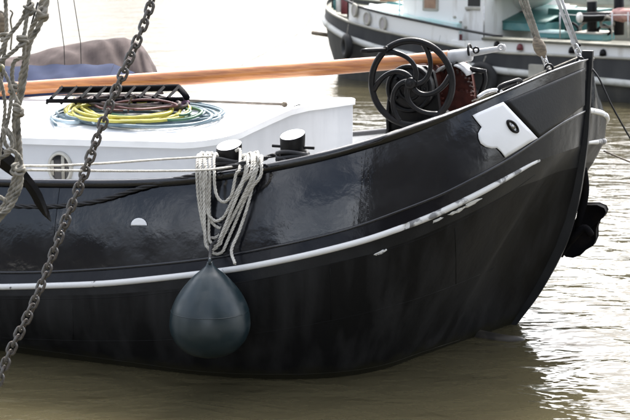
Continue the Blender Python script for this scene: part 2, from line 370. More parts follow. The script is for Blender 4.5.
def sweep(L, prof, side, up=Vector((0,0,1)), i0=0, i1=None):   # sweep a profile (outboard, up) along a level
    i1 = NL-1 if i1 is None else i1; vs = []; fs = []; m = len(prof)
    def tp(i): s = L[i+i0][0]; return (min(1, max(.28, .28+(s+.1)*1.6)) if L is Lr else (min(1, .45+i*.05) if L is Ls and i0 < 30 else 1)) if s < 2 else 1
    P = [B(L[i][0] if side > 0 or L is Lr else pb(L, i), side*L[i][1], L[i][2]) for i in range(i0, i1+1)]
    for i, p in enumerate(P):
        T = (P[min(i+1, len(P)-1)]-P[max(i-1, 0)]).normalized(); out = T.cross(up).normalized()
        if i == 0 and i0 == 0: out = B.h.copy()
        c = out.dot(B.n*side)
        if i and c < 0 and abs(c) > .05: out = -out
        if i and abs(c) <= .05 and out.dot(B.h)*(1 if i < len(P)/2 else -1) < 0: out = -out
        for a, b in prof: vs.append(p + out*a*tp(i) + up*b*tp(i))
    for i in range(len(P)-1):
        for k in range(m): fs.append((i*m+k, i*m+(k+1)%m, (i+1)*m+(k+1)%m, (i+1)*m+k))
    fs.append(tuple(range(m))); fs.append(tuple((len(P)-1)*m+k for k in range(m)))
    return vs, fs
def arc(r, n=8, sx=1.0, sy=1.0): return [(math.cos(2*math.pi*k/n)*r*sx, math.sin(2*math.pi*k/n)*r*sy) for k in range(n)]
for side in (1, -1):
    vs, fs = sweep(Lm, arc(.012 if side > 0 else .024, 8), side); mesh('moulding', vs, fs, M['gloss'] if side > 0 else M['white'], barge)  # port moulding is painted white for the light it catches
    i1 = NL-1
    i0 = 25 if side > 0 else 8
    # white rubbing strake: clean aft, worn towards the bow
    ic = int(s_index(Ls, .35))
    vs, fs = sweep(Ls, arc(.024, 10, .8, .95), side, i0=ic, i1=i1); mesh('rubbing_strake', vs, fs, M['chipped'], barge)
    vs, fs = sweep(Ls, arc(.0245, 10, .8, 1.0), side, i0=i0, i1=ic); mesh('rubbing_strake', vs, fs, M['worn'], barge)['label'] = 'worn grey-white stretch of the stripe at the bow'
    prof = [(-.045,-.012),(-.045,.022),(-.03,.034),(.018,.036),(.034,.024),(.036,-.004),(.024,-.022),(-.01,-.024)]
    vs, fs = sweep(Lr, prof, side); autosmooth(mesh('rail', vs, fs, M['gloss'], barge), 50)
    dark = sub(Lw, Ls, .93)
# deck
dk = []; fs = []
dl = [(p[0]+(.08 if i < K*3 else 0), max(0, p[1]-.02), p[2]-.42) for i, p in enumerate(Lr)]
for i, p in enumerate(dl): dk += [B(p[0], p[1], p[2]), B(p[0], 0, p[2]+.05), B(p[0], -p[1], p[2])]
for i in range(NL-1):
    for k in (0, 1): fs.append((i*3+k, (i+1)*3+k, (i+1)*3+k+1, i*3+k+1))
mesh('deck', dk, fs, M['deck'], barge)
# stem post
stem = [(.3,-.5),(.0,-.02),(-.16,.22),(-.25,.38),(-.35,.59),(-.42,.78),(-.485,1.07),(-.52,1.35),(-.54,1.6),(-.545,1.9),(-.55,2.255)]
sp = cr([Vector((a, b, 0)) for a, b in stem], 4); vs = []; fs = []
for i, p in enumerate(sp):
    for ds, t in ((-.022,-.028),(-.022,.028),(.06,.034),(.06,-.034)): vs.append(B(p.x+ds, 0, p.y)+B.n*t)
for i in range(len(sp)-1):
    for k in range(4): fs.append((i*4+k, i*4+(k+1)%4, (i+1)*4+(k+1)%4, (i+1)*4+k))
fs.append((0,1,2,3)); fs.append(tuple(len(vs)-4+k for k in range(4)))
o = mesh('stem_post', vs, fs, M['satin'], barge, smooth=False)
# pale forefoot just awash
mb = MB(); a = B(-.02, .05, -.03)
mb.tube(cr([atz(450,330,.0), atz(480,336,.0), atz(505,340,.0), atz(520,341,-.01), atz(527,345,-.06)], 6), [.06-.0014*k for k in range(21)]+[.028,.024,.018,.01], 8)
o = mb.obj('forefoot', mat('wet_rusty_grey', (.02,.017,.013), .6, 0, (.05,.042,.032), 9), barge)

# plates and paint laid on the plating
def quadpatch(cs, off, n=14, back=.0):
    a, b, c, d = [Vector((x, y, 0)) for x, y in cs]; vs = []; fs = []
    for j in range(n+1):
        for i in range(n+1):
            p = (a*(1-i/n)+b*(i/n))*(1-j/n) + (d*(1-i/n)+c*(i/n))*(j/n); vs.append(onhull(p.x, p.y, off)[0])
    for j in range(n):
        for i in range(n): fs.append((j*(n+1)+i, j*(n+1)+i+1, (j+1)*(n+1)+i+1, (j+1)*(n+1)+i))
    return vs, fs
def fanpatch(outline, off, rings=5):
    n = len(outline); cx = sum(p[0] for p in outline)/n; cy = sum(p[1] for p in outline)/n; vs = [onhull(cx, cy, off)[0]]; fs = []
    for r_ in range(1, rings+1):
        f = r_/rings
        for x, y in outline: vs.append(onhull(cx+(x-cx)*f, cy+(y-cy)*f, off)[0])
    for k in range(n): fs.append((0, 1+k, 1+(k+1)%n))
    for r_ in range(rings-1):
        for k in range(n): fs.append((1+r_*n+k, 1+(r_+1)*n+k, 1+(r_+1)*n+(k+1)%n, 1+r_*n+(k+1)%n))
    return vs, fs
def solid(o, th):
    md = o.modifiers.new('s', 'SOLIDIFY'); md.thickness = th; md.offset = 0; return o
def thick(vs, fs, name, m, th=.004, parent=None, label=None):
    o = mesh(name, vs, fs, m, parent or barge); solid(o, th)
    if label: o['label'] = label
    return o
vs, fs = quadpatch([(504,102),(584,68),(583.5,105),(538,137.5)], .006, 16)
thick(vs, fs, 'bow_plate', M['satin'], .008)
def strip_patch(left, right, off, nu=10, nv=24):
    Lc = cr([Vector((x, y, 0)) for x, y in left], 8); Rc = cr([Vector((x, y, 0)) for x, y in right], 8); vs = []; fs = []
    g = lambda C, f: C[min(int(f*(len(C)-1)), len(C)-2)].lerp(C[min(int(f*(len(C)-1)), len(C)-2)+1], f*(len(C)-1)-min(int(f*(len(C)-1)), len(C)-2))
    for j in range(nv+1):
        for i in range(nu+1): p = g(Lc, j/nv).lerp(g(Rc, j/nv), i/nu); vs.append(onhull(p.x, p.y, off)[0])
    for j in range(nv):
        for i in range(nu): fs.append((j*(nu+1)+i, j*(nu+1)+i+1, (j+1)*(nu+1)+i+1, (j+1)*(nu+1)+i))
    return vs, fs
# white hawse panel with its rounded tab
out = [(472,115.5),(478,112.5),(485,109.5),(494,105.5),(502.5,102),(511,111),(520,120.5),(529,130),(536.5,138),(528,143),(520,148),(511,153.5),(504.5,157.5),
       (500,151.5),(496,148),(491,148.5),(485,147),(480,143.5),(478,138.5),(477.5,133.5),(479.5,129.5),(481,127),(476,121)]
vs, fs = fanpatch(out, .009, 7); thick(vs, fs, 'hawse_panel', M['white'], .004, label='white painted panel round the hawse hole')
# hawse hole: oval ring and flat dark disc painted as the shade inside
cpt, nn = onhull(511.5, 126.5, .012); e = (onhull(516.5,131.5,.012)[0]-onhull(506.5,121.5,.012)[0]).normalized()
mb = MB(); mb.ring(cpt, nn, .058, .013, 32, 8, e, .42); mb.obj('hawse_ring', M['iron'], barge)
e2 = nn.cross(e); vs = [cpt-nn*.004]; fs = []
for k in range(28): q = 2*math.pi*k/28; vs.append(cpt-nn*.004+e*math.cos(q)*.058+e2*math.sin(q)*.026)
for k in range(28): fs.append((0, 1+k, 1+(k+1)%28))
mesh('hawse_shade_disc', vs, fs, M['darkin'], barge)
mb = MB(); mb.box(cpt+nn*.004, e*.02, e2*.012, nn*.004); mb.obj('hawse_plug', M['steel'], barge)
# white half-round draught mark
hr = [(131.5,225.5)]+[(139.3-8*math.cos(math.pi*k/10), 225.3-7.2*math.sin(math.pi*k/10)) for k in range(11)]+[(147.6,225.5)]
vs, fs = fanpatch(hr, .006, 4); thick(vs, fs, 'white_mark', M['white'], .003)
# plate laps and welds
def seam(px, w, off, m, name='plate_lap', k=6):
    p = cr([Vector((x, y, 0)) for x, y in px], k); mb = MB(); mb.tube([onhull(q.x, q.y, off)[0] for q in p], w, 6); return mb.obj(name, m, barge)
seam([(2,338),(50,340),(100,341),(170,340),(250,334),(330,321),(400,304),(450,287),(495,268)], .0035, -.0015, M['tar'])
seam([(2,299),(100,298),(170,292),(250,281),(330,264),(400,246),(450,226),(500,199),(535,175)], .0035, -.0015, M['tar'])
seam([(2,360-15),(60,353),(120,361),(200,371.5),(270,374.5),(330,373),(380,366),(420,353),(460,340)], .004, -.002, M['tar'], 'plate_lap')
for u0 in (72, 205, 330, 455):
    y0, y1 = {72:(304,339),205:(292,338),330:(268,320),455:(228,284)}[u0]; seam([(u0,y0),(u0+1,(y0+y1)/2),(u0+1,y1)], .003, .0, M['tar'], 'plate_butt', 3)
mb = MB()
for k in range(16):
    for du in (-3.2, 3.2):
        p, nn = onhull(365+du, 158+k*4.0, .0); mb.tube([p-nn*.002, p+nn*.001, p+nn*.003], [.006,.005,.001], 6)
mb.obj('rivet_rows', M['gloss'], barge)['kind'] = 'stuff'
# flaked white paint under the stripe at the bow
rnd = random.Random(9)
for (x, y, a, b) in [(472,203,10,2.0),(457,211,8,1.8),(381,252,6,1.8),(437,220,6,1.4)]:
    ol = [(x+a*math.cos(q)*(1+rnd.uniform(-.3,.3)) , y-.45*a*math.cos(q)+b*math.sin(q)*(1+rnd.uniform(-.3,.3))) for q in [2*math.pi*k/14 for k in range(14)]]
    vs, fs = fanpatch(ol, .004, 2); thick(vs, fs, 'paint_flake', M['worn'], .002)

# deckhouse ------------------------------------------------------
DW, SF, DF_ = 1.42, 1.95, 1.62
def roofz(s, t): return 1.60 - .025*(s-2) + (.13*(1-min(1, t/DW)**1.7) if t > 0 else .13 + .022*-t)
dh = MB()
ring_ = []
rc = .42
for k in range(9): q = math.pi/2*k/8; ring_.append((SF+rc-rc*math.sin(math.pi/2-q)*1.0 if False else SF+rc-rc*math.cos(math.pi/2-q) if False else SF+rc*(1-math.sin(q)), 0))
fp = []                                # footprint from aft near side round the front to aft far side
for s in (8.6, 7, 5.5, 4.2, 3.4, 2.9): fp.append((s, DW))
for k in range(1, 9): q = math.pi/2*k/8; fp.append((SF+rc+.1*0-rc*math.sin(q), DW-rc+rc*math.cos(q)))
for t in (.6,.2,-.2,-.6,-1.0,-1.3): fp.append((SF-.05*(1-(t/1.2)**2), t))
for k in range(0, 7): q = math.pi/2*k/6*1.0; fp.append((SF+.1-.1*math.cos(q), -(DF_-.1)-.1*math.sin(q)))
for s in (3.4, 5.5, 8.6): fp.append((s, -DF_))
def band(z0f, z1f, out0, out1, name, m):
    vs = []; fs = []; n = len(fp)
    for j, (zf, oo) in enumerate(((z0f, out0), (z1f, out1))):
        for i, (s, t) in enumerate(fp):
            a = fp[max(i-1,0)]; b = fp[min(i+1,n-1)]; ds, dt = b[0]-a[0], b[1]-a[1]; L = math.hypot(ds, dt) or 1
            ns, nt_ = dt/L, -ds/L            # outward
            vs.append(B(s+ns*oo, t+nt_*oo, zf(s, t)))
    for i in range(n-1): fs.append((i, i+1, n+i+1, n+i))
    return vs, fs
mbk = MB()
mbk.add(*band(lambda s,t: .95, lambda s,t: roofz(s,t)-.06, 0, -.0, '', None))
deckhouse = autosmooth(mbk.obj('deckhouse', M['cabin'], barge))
mt = MB(); zt = lambda s,t: roofz(s,t)
mt.add(*band(lambda s,t: zt(s,t)-.062, lambda s,t: zt(s,t)-.062, 0, .022, '', None))
mt.add(*band(lambda s,t: zt(s,t)-.062, lambda s,t: zt(s,t)-.012, .022, .024, '', None))
mt.add(*band(lambda s,t: zt(s,t)-.012, lambda s,t: zt(s,t), .024, .004, '', None))
# roof sheet: rows across at each s of footprint
rs = sorted({round(p[0], 3) for p in fp}); rows = []
def tspan(s):
    ts = []
    for a, b in zip(fp, fp[1:]):
        if (a[0]-s)*(b[0]-s) <= 0 and abs(a[0]-b[0]) > 1e-6: ts.append(a[1]+(b[1]-a[1])*(s-a[0])/(b[0]-a[0]))
        elif abs(a[0]-s) < 1e-4: ts.append(a[1])
    return (max(ts), min(ts)) if ts else (0, 0)
vs = []; fs = []; NT = 16
rs = [rs[0]+.001]+[r for r in rs[1:]]
for s in rs:
    t1, t0 = tspan(s)
    for k in range(NT+1): t = t1+(t0-t1)*k/NT; vs.append(B(s, t, zt(s, t)))
for j in range(len(rs)-1):
    for k in range(NT): fs.append((j*(NT+1)+k, j*(NT+1)+k+1, (j+1)*(NT+1)+k+1, (j+1)*(NT+1)+k))
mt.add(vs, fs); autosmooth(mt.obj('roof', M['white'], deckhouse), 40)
# porthole on the deckhouse side
pc = B.hit(60.5, 168, DW); ax = B.n
mb = MB(); mb.ring(pc+ax*.010, ax, .118, .013, 36, 8, (0,0,1), .84); mb.ring(pc+ax*.004, ax, .126, .010, 36, 6, (0,0,1), .85)
ringm = mb.obj('porthole_ring', M['brass'], deckhouse)
vs = [pc+ax*.006]; fs = []
for k in range(32): q = 2*math.pi*k/32; vs.append(pc+ax*.006+Vector((0,0,1))*math.cos(q)*.112+B.h*math.sin(q)*.094)
for k in range(32): fs.append((0,1+k,1+(k+1)%32))
mesh('porthole_glass', vs, fs, M['glass'], deckhouse)
mb = MB(); mb.box(pc+ax*.010-B.h*.070, B.h*.016, ax*.003, Vector((0,0,.060))); mb.box(pc+ax*.010+B.h*.03, B.h*.014, ax*.003, Vector((0,0,.098))); mb.obj('porthole_curtain', M['beige'], deckhouse)

# bollards -------------------------------------------------------
def bollard(u, v, t, w, h, pin):
    top = B.hit(u, v, t); lean = Vector((.02, 0, 0))
    mb = MB(); n = 28; vs = []; base = top - Vector((0,0,h)); tilt = .010
    prof = [(0, 1.0), (.03, 1.0), (.5, .96), (.8, .97), (.97, 1.0), (1, .97)]
    for f, k in prof:
        for i in range(n):
            q = 2*math.pi*i/n; d = B.h*math.cos(q)*w*k + B.n*math.sin(q)*w*.72*k
            vs.append(base + Vector((0,0,h*f)) + d + Vector((0,0, (tilt*math.cos(q)-.030*math.sin(q))*f**3)) )
    fs = [(j*n+i, j*n+(i+1)%n, (j+1)*n+(i+1)%n, (j+1)*n+i) for j in range(len(prof)-1) for i in range(n)]
    fs.append(tuple((len(prof)-1)*n+i for i in range(n)))
    bo = autosmooth(mesh('bollard', vs, fs, M['iron'], barge), 40)
    vs = [top+Vector((0,0,.004))]+[top + B.h*math.cos(2*math.pi*i/n)*w*.95+B.n*math.sin(2*math.pi*i/n)*w*.69+Vector((0,0,.004+(tilt*math.cos(2*math.pi*i/n)-.030*math.sin(2*math.pi*i/n)))) for i in range(n)]
    c = mesh('bollard_cap', vs, [(0,1+i,1+(i+1)%n) for i in range(n)], M['white'], bo, smooth=False)
    if pin:
        mb = MB(); q = top-Vector((0,0,pin)); mb.cyl(q-B.h*.155, q+B.h*.165, .011, 10); mb.obj('bollard_pin', M['iron'], bo)
    return top
b1 = bollard(229, 145.5, 1.86, .098, .42, 0)
b2 = bollard(292.5, 135, 1.84, .094, .42, .085)

# windlass -------------------------------------------------------
wl = MB()
def wbox(cs, t0, t1, mbx):            # plate with an outline in the s-z plane, between two t values
    P = [B.hit(u, v, t1) for u, v in cs]; n = len(P); Q = [p-B.n*(t1-t0) for p in P]
    mbx.add(P+Q, [tuple(range(n)), tuple(range(2*n-1, n-1, -1))]+[(i, (i+1)%n, n+(i+1)%n, n+i) for i in range(n)])
wbox([(385,142),(389,100),(391,78),(396,69),(404,65),(426,66),(433,72),(437,90),(440,118),(444,132)], .28, .34, wl)
windlass = autosmooth(wl.obj('windlass', M['iron'], barge), 40)
def wpt(u, v, t): return B.hit(u, v, t)
c = wpt(412, 84, .34)
mb = MB(); mb.cyl(c-B.n*1.0, c+B.n*.22, .035, 16); mb.obj('windlass_shaft', M['iron'], windlass)
mb = MB(); mb.cyl(c-B.n*.9, c-B.n*.06, .14, 24); mb.ring(c-B.n*.5, B.n, .16, .02, 28, 8); mb.obj('windlass_barrel', M['red'], windlass)
mb = MB()
wbox([(437,132),(436,100),(434,76),(440,66),(464,62),(471,72),(474,92),(475,112)], -.30, -.22, mb); mb.obj('side_frame', M['red'], windlass)
mb = MB()
def gear(mbx, c, r, th, nt_, red=1):
    ax = B.n; vs = []; n = nt_*4
    for o_ in (-th, th):
        for i in range(n):
            q = 2*math.pi*i/n; rr = r if (i % 4) in (0,1) else r*.88; vs.append(c+ax*o_+(B.h*math.cos(q)+Vector((0,0,1))*math.sin(q))*rr)
    fs = [(i,(i+1)%n,n+(i+1)%n,n+i) for i in range(n)]+[tuple(range(n)), tuple(range(2*n-1,n-1,-1))]
    mbx.add(vs, fs)
g1 = MB(); gear(g1, wpt(420,103,.12), .20, .025, 30); g1.obj('spur_gear', M['red'], windlass, False)
g1 = MB(); gear(g1, wpt(452,92,-.05), .185, .03, 28); g1.obj('spur_gear', M['red'], windlass, False)
g1 = MB(); gear(g1, wpt(462,105,.02), .13, .03, 20); g1.obj('spur_gear', M['red'], windlass, False)
# pale cap over the gears
mb = MB(); p = wpt(455, 66, -.05); ps = []
for k in range(9): q = R(35+k*13); ps.append((math.cos(q), math.sin(q)))
vs = []; 
for a in (-.14, .14):
    for x, y in ps: vs.append(p-Vector((0,0,.17))+B.n*a+B.h*(x*.17)+Vector((0,0,y*.19)))
n = len(ps); mb.add(vs, [(i,i+1,n+i+1,n+i) for i in range(n-1)]); o = mb.obj('gear_guard', M['greyspar'], windlass); solid(o, .012)
mb = MB(); mb.box(p+B.h*.02+Vector((0,0,.022)), B.h*.008, B.n*.15, Vector((0,0,.012))); mb.obj('guard_strap', M['iron'], windlass)
mb = MB(); wbox([(380,146),(384,134),(440,112),(452,120),(470,105),(480,112),(470,130),(400,150)], .30, .5, mb); mb.obj('windlass_bed', M['iron'], windlass)
mb = MB(); a = wpt(470,69,-.1); mb.cyl(a, wpt(486,72,-.1), .022, 10); mb.tube(cr([wpt(484,71,-.1), wpt(485,80,-.1), wpt(482,90,-.1), wpt(478,99,-.1)], 6), .02, 8); mb.obj('pawl_lever', M['iron'], windlass)
mb = MB(); dc = wpt(411, 88, .38); mb.cyl(dc-B.n*.04, dc+B.n*.05, .19, 36, None, .008); mb.ring(dc+B.n*.05, B.n, .175, .018, 40, 8); mb.ring(dc+B.n*.05, B.n, .085, .014, 28, 8); mb.obj('brake_drum', M['iron'], windlass)
mb = MB()
for k in range(5): q = dc+B.n*.05+(B.h*math.cos(k*1.257)+Vector((0,0,1))*math.sin(k*1.257))*.13; mb.cyl(q, q+B.n*.02, .014, 6)
mb.obj('drum_bolts', M['iron'], windlass)['kind'] = 'stuff'
mb = MB(); q = [wpt(x, y, .36) for x, y in ((389,138),(388,112),(392,84),(399,70),(409,66))]; mb.tube(cr(q, 5), .016, 8); mb.obj('brake_strap', M['iron'], windlass)
mb = MB(); mb.cyl(wpt(430,66,.2), wpt(430,66,-.25), .03, 12); mb.cyl(wpt(398,70,.4), wpt(398,70,.2), .022, 10); mb.obj('tie_bar', M['red'], windlass)
# handwheel
HC = B.hit(411.5, 83, .62); ax = B.n; e1 = B.h; e3 = Vector((0,0,1)); RW = .325
mb = MB(); mb.ring(HC, ax, RW, .026, 72, 12, e3)
wheel = mb.obj('handwheel', M['iron'], barge)
mb = MB(); mb.cyl(HC-ax*.05, HC+ax*.045, .045, 20, None, .008); mb.cyl(HC+ax*.04, HC+ax*.06, .022, 14); mb.obj('hub', M['iron'], wheel)
for j in range(6):
    te = R(14+60*j); pts = []; rr = []
    for k in range(15):
        f = k/14; r_ = .03+(RW-.03)*f; th = te - R(88)*(1-f)**1.15
        pts.append(HC+(e1*math.cos(th)+e3*math.sin(th))*r_); rr.append(.025-.006*math.sin(math.pi*f))
    m_ = MB(); m_.tube(pts, rr, 8); m_.obj('spoke', M['iron'], wheel)
hq = R(128); hp = HC+(e1*math.cos(hq)+e3*math.sin(hq))*RW
mb = MB(); mb.cyl(hp-ax*.03, hp+ax*.05, .024, 12); mb.tube([hp+ax*.05, hp+ax*.1-e1*.02, hp+ax*.2-e1*.10, hp+ax*.26-e1*.12],[.014,.018,.02,.015],10); mb.obj('crank_handle', M['iron'], wheel)

# fittings on the rail -------------------------------------------
def chainlink(R0, r, L):               # one link in its own space, long axis X
    mb = MB(); pts = []
    for k in range(12): q = math.pi*(-.5+k/11); pts.append(Vector((L/2-R0+R0*math.cos(q), R0*math.sin(q), 0)))
    for k in range(12): q = math.pi*(.5+k/11); pts.append(Vector((-L/2+R0+R0*math.cos(q), R0*math.sin(q), 0)))
    n = len(pts); m = 8; vs = []; fs = []
    for i in range(n):
        T = (pts[(i+1)%n]-pts[i-1]).normalized(); o_ = T.cross(Vector((0,0,1)))
        for k in range(m): q = 2*math.pi*k/m; vs.append(pts[i]+(o_*math.cos(q)+Vector((0,0,1))*math.sin(q))*r)
    for i in range(n):
        for k in range(m): fs.append((i*m+k, i*m+(k+1)%m, ((i+1)%n)*m+(k+1)%m, ((i+1)%n)*m+k))
    me = bpy.data.meshes.new('link'); me.from_pydata([tuple(v) for v in vs], [], fs); return me
def run_chain(path, L, R0, r, m, parent, name='link', twist0=0.5, wob=.25):
    me = chainlink(R0, r, L); pitch = L-2*r-(L*.06); pts = resample(path, pitch); rn = random.Random(5); k = 0
    me.materials.append(m)
    for a, b in zip(pts, pts[1:]):
        d = b-a
        if d.length < pitch*.6: continue
        o = bpy.data.objects.new(name, me); COL.objects.link(o); o.parent = parent
        q = d.to_track_quat('X', 'Z').to_matrix() @ Matrix.Rotation(twist0+(math.pi/2 if k % 2 else 0)+rn.uniform(-wob, wob), 3, 'X')
        mw = q.to_4x4(); mw.translation = (a+b)/2; pw = Matrix.Translation(parent_world(parent)); o.matrix_local = pw.inverted() @ mw; k += 1
    for p in me.polygons: p.use_smooth = True
def parent_world(o):
    return o.location.copy() if o.parent is None else Vector((0,0,0))
def rl(u, v, off=0.0, t=None):         # point on the rail line near pixel
    return B.hit(u, v, interp(u, [(330,1.84),(387,1.66),(450,1.36),(480,1.19),(510,.96),(550,.55),(585,.05)]) if t is None else t)
mb = MB(); mb.tube(cr([rl(478,97), rl(486,92), rl(496,90), rl(503,93), rl(499,97), rl(488,101), rl(480,102)], 5), .014, 8)
mb.tube(cr([rl(499,96), rl(507,92), rl(512,89)], 4), .012, 8); mb.obj('rail_shackle', M['steel'], barge)
mb = MB(); wbox_t = .95
mb.tube(cr([rl(497,92), rl(501,86), rl(510,82.5), rl(519,80), rl(521,84), rl(513,88), rl(504,92)], 5), .017, 8); mb.box(rl(510,88,), B.h*.05+B.n*-.03+Vector((0,0,.03)), B.n*.03, Vector((0,0,.012))); mb.obj('fairlead', M['iron'], barge)
mb = MB(); mb.tube([rl(472,101), rl(510,86.5), rl(545,71), rl(577,57.5)], .005, 6); mb.obj('rail_wire', M['oldrope'], barge)
mb = MB(); mb.tube([rl(512,91), rl(548,74), rl(583,62)], .008, 6); mb.obj('rail_highlight_strip', M['steel'], barge)  # bright strip added for the highlight along the bulwark top
mb = MB(); p = rl(549,75); mb.cyl(p-Vector((0,0,.02)), p+Vector((0,0,.045)), .03, 12); mb.ring(rl(549,68), B.n, .028, .009, 18, 6); mb.obj('stay_eye', M['iron'], barge)
mb = MB(); p = rl(580,61); mb.ring(p, B.n, .026, .011, 18, 6); mb.cyl(p-Vector((0,0,.05)), p-Vector((0,0,.02)), .02, 10); mb.obj('stay_eye', M['iron'], barge)

# ---------------------------------------------------------------- anchor hung under the port bow
anc = empty('bow_anchor', B(-.45, -.3, .9), 'dark anchor hung under the far side of the black bow', 'anchor')
def AP(u, v, t=-.25): return B.hit(u, v, t)
mb = MB(); mb.tube(cr([AP(583,168), AP(585,190), AP(581,215), AP(578,235)], 6), .035, 8); mb.obj('shank', M['matte'], anc)
mb = MB()
P = [AP(x, y) for x, y in [(583,205),(597,205),(604,208),(606,212),(604,217),(599,221),(596,229),(596,239),(593,246),(586,250),(581,255),(573,258),(566,257),(560,252),(568,232),(576,218)]]
n = len(P); q = [p-B.n*.13 + Vector((0,.0,0)) for p in P]; ctr = sum(P, Vector())/n
mb.add(P+q+[ctr+B.n*.05, ctr-B.n*.2], [(i,(i+1)%n,n+(i+1)%n,n+i) for i in range(n)]+[(i,(i+1)%n,2*n) for i in range(n)]+[(n+(i+1)%n,n+i,2*n+1) for i in range(n)])
mb.obj('fluke', M['matte'], anc)
mb = MB(); mb.tube(cr([AP(561,256,-.15), AP(572,240,-.12), AP(584,228,-.12), AP(592,236,-.12)],6),[.02]*6+[.03]*12+[.02],8); mb.obj('crown_arm', M['matte'], anc)

# ---------------------------------------------------------------- spar
spar = empty('bowsprit_spar', B(3, 0, 1.7), 'varnished orange wooden spar with grey tip lying along the black barge', 'spar')
def boom(ps, rs, name, m):
    mb = MB(); P = [B.hit(u, v, -.06) for u, v in ps]; mb.tube(P, rs, 24); return autosmooth(mb.obj(name, m, spar), 40)
L0 = B.hit(-90, 98.5, -.06); 
boom([(-90,98.5),(0,91),(100,84.2),(200,77),(300,70),(400,62),(449,56.8)], [.079,.076,.073,.069,.065,.059,.054], 'spar_wood', M['varn'])
boom([(449,56.8),(452,56.5),(471,54.6),(472,54.5)], [.050,.054,.053,.045], 'spar_tip', M['greyspar'])
boom([(471,53),(472,53),(500,48.5),(505,47.7),(506,47.6)], [.015,.028,.022,.030,.01], 'end_fitting', M['greyspar'])
mb = MB(); p = B.hit(470,51,-.06); mb.ring(p, (B.hit(480,53,-.06)-B.hit(460,55.5,-.06)), .055, .010, 24, 6); mb.ring(B.hit(476,50,.0), B.n, .022, .008, 16, 6); mb.obj('spar_band', M['iron'], spar)
mb = MB(); mb.ring(B.hit(501,47.5,-.02), B.n, .022, .009, 16, 6); mb.obj('end_eye', M['greyspar'], spar)

# ---------------------------------------------------------------- things on the deckhouse roof
def rp(u, v, dz=0.0):                  # point on the roof seen at u, v, then raised
    z = 1.65
    for _ in range(8):
        p = atz(u, v, z); q = p-B.o; s = -q.dot(B.h); t = q.dot(B.n); z = roofz(s, max(-DW, min(DW, t)))+dz+(.09*t if t < 0 else 0)
    return atz(u, v, z)
rn = random.Random(3)
def coil(name, label, cx, cy, ax_, ay_, loops, r, m, tilt=0.0, start=0.0, dz=.02, tails=(), group=None, jit=.08, flat=1.0):
    pts = []; n = 22; ro = [(rn.uniform(-1,1), rn.uniform(-1,1), rn.uniform(.84,1.08), rn.uniform(.7,1.12)) for _ in range(int(loops)+3)]
    for k in range(int(loops*n)):
        lf = k/n; a_, b_ = ro[int(lf)], ro[int(lf)+1]; ff = lf-int(lf); w4 = [a_[i]+(b_[i]-a_[i])*ff for i in range(4)]
        q = 2*math.pi*k/n+start; sc_ = 1+jit*math.sin(k*.37)+rn.uniform(-.012,.012)-.25*(k/(loops*n))*flat
        x = cx+ax_*math.cos(q)*sc_*w4[2]+6*w4[0]; y = cy+ay_*math.sin(q)*sc_*w4[3] + tilt*math.cos(q)*ax_ + 1.6*w4[1] + .6*math.sin(k*.9)
        pts.append(rp(x, y, dz+.05*k/(loops*n)+.012*math.sin(k*.5)))
    for tl in tails: pts += [rp(x, y, dz+.01) for x, y in tl]
    mb = MB(); mb.tube(cr(pts, 3), r, 8); o = mb.obj(name, m); tag(o, label, cat='hose', group=group); return o
GH = 'hoses coiled on the deckhouse roof'
coil('hose', 'blue-grey hose in a wide flat coil on the white roof, lowest of the coils', 143, 114, 84, 12.5, 8, .013, M['bluehose'], 0, .4, .015, group=GH, tails=[[(150,112),(110,112),(80,110),(52,116),(56,125)]])
coil('hose', 'yellow hose coiled on top of the blue-grey hose', 130, 110, 62, 11.5, 5, .014, M['yel'], .0, 2.6, .06, group=GH, tails=[[(74,98),(88,110),(108,121),(135,123)]])
coil('hose', 'pale blue hose end lying across the front of the coils', 78, 117, 24, 5, 1.0, .016, mat('pale_blue_hose', (.45,.55,.6), .5), 0, 1.2, .02, group=GH, flat=.4)
coil('hose', 'dull green hose tangled between the yellow and blue-grey hoses', 150, 111, 60, 9, 3, .011, mat('green_hose', (.05,.13,.07), .5), .02, 1.0, .05, group=GH)
coil('hose', 'thin dark red hose lost in the rope heap', 140, 104, 45, 6, 3, .009, mat('red_hose', (.09,.03,.03), .6), .0, 2.0, .12, group=GH)
coil('rope', 'mauve brown rope heaped loosely over the hoses beside the ladder', 134, 101.5, 54, 7.5, 10, .012, M['mauve'], .03, 0, .10)['category'] = 'rope'
mb = MB(); a = rp(172,104,.10)
rn2 = random.Random(8); vs = []; fs = []; nu, nv = 18, 10
for j in range(nv+1):
    for i in range(nu):
        q = 2*math.pi*i/nu; f = math.pi*j/nv; rr = 1+.18*math.sin(3*q+j)+.12*rn2.uniform(-1,1)
        vs.append(a+B.h*math.cos(q)*math.sin(f)*.15*rr+B.n*math.sin(q)*math.sin(f)*.09*rr+Vector((0,0,math.cos(f)*.05*rr)))
for j in range(nv):
    for i in range(nu): fs.append((j*nu+i, j*nu+(i+1)%nu, (j+1)*nu+(i+1)%nu, (j+1)*nu+i))
tag(mesh('cloth', vs, fs, M['purple']), 'crumpled dark purple cloth at the end of the mauve rope heap', 'cloth')
# mooring lashing loops standing up from the heap
mb = MB()
rope_mb(mb, [rp(108,102,.05), rp(112,97,.15), rp(116,92,.22), rp(119,99,.12), rp(116,106,.08)], .010)
rope_mb(mb, [rp(128,112,.05), rp(129,104,.16), rp(133,95,.22), rp(136,99,.15), rp(134,110,.08)], .010)
tag(mb.obj('lashing', M['mauve']), 'short grey-brown lashing loops standing up from the hose heap', 'rope')
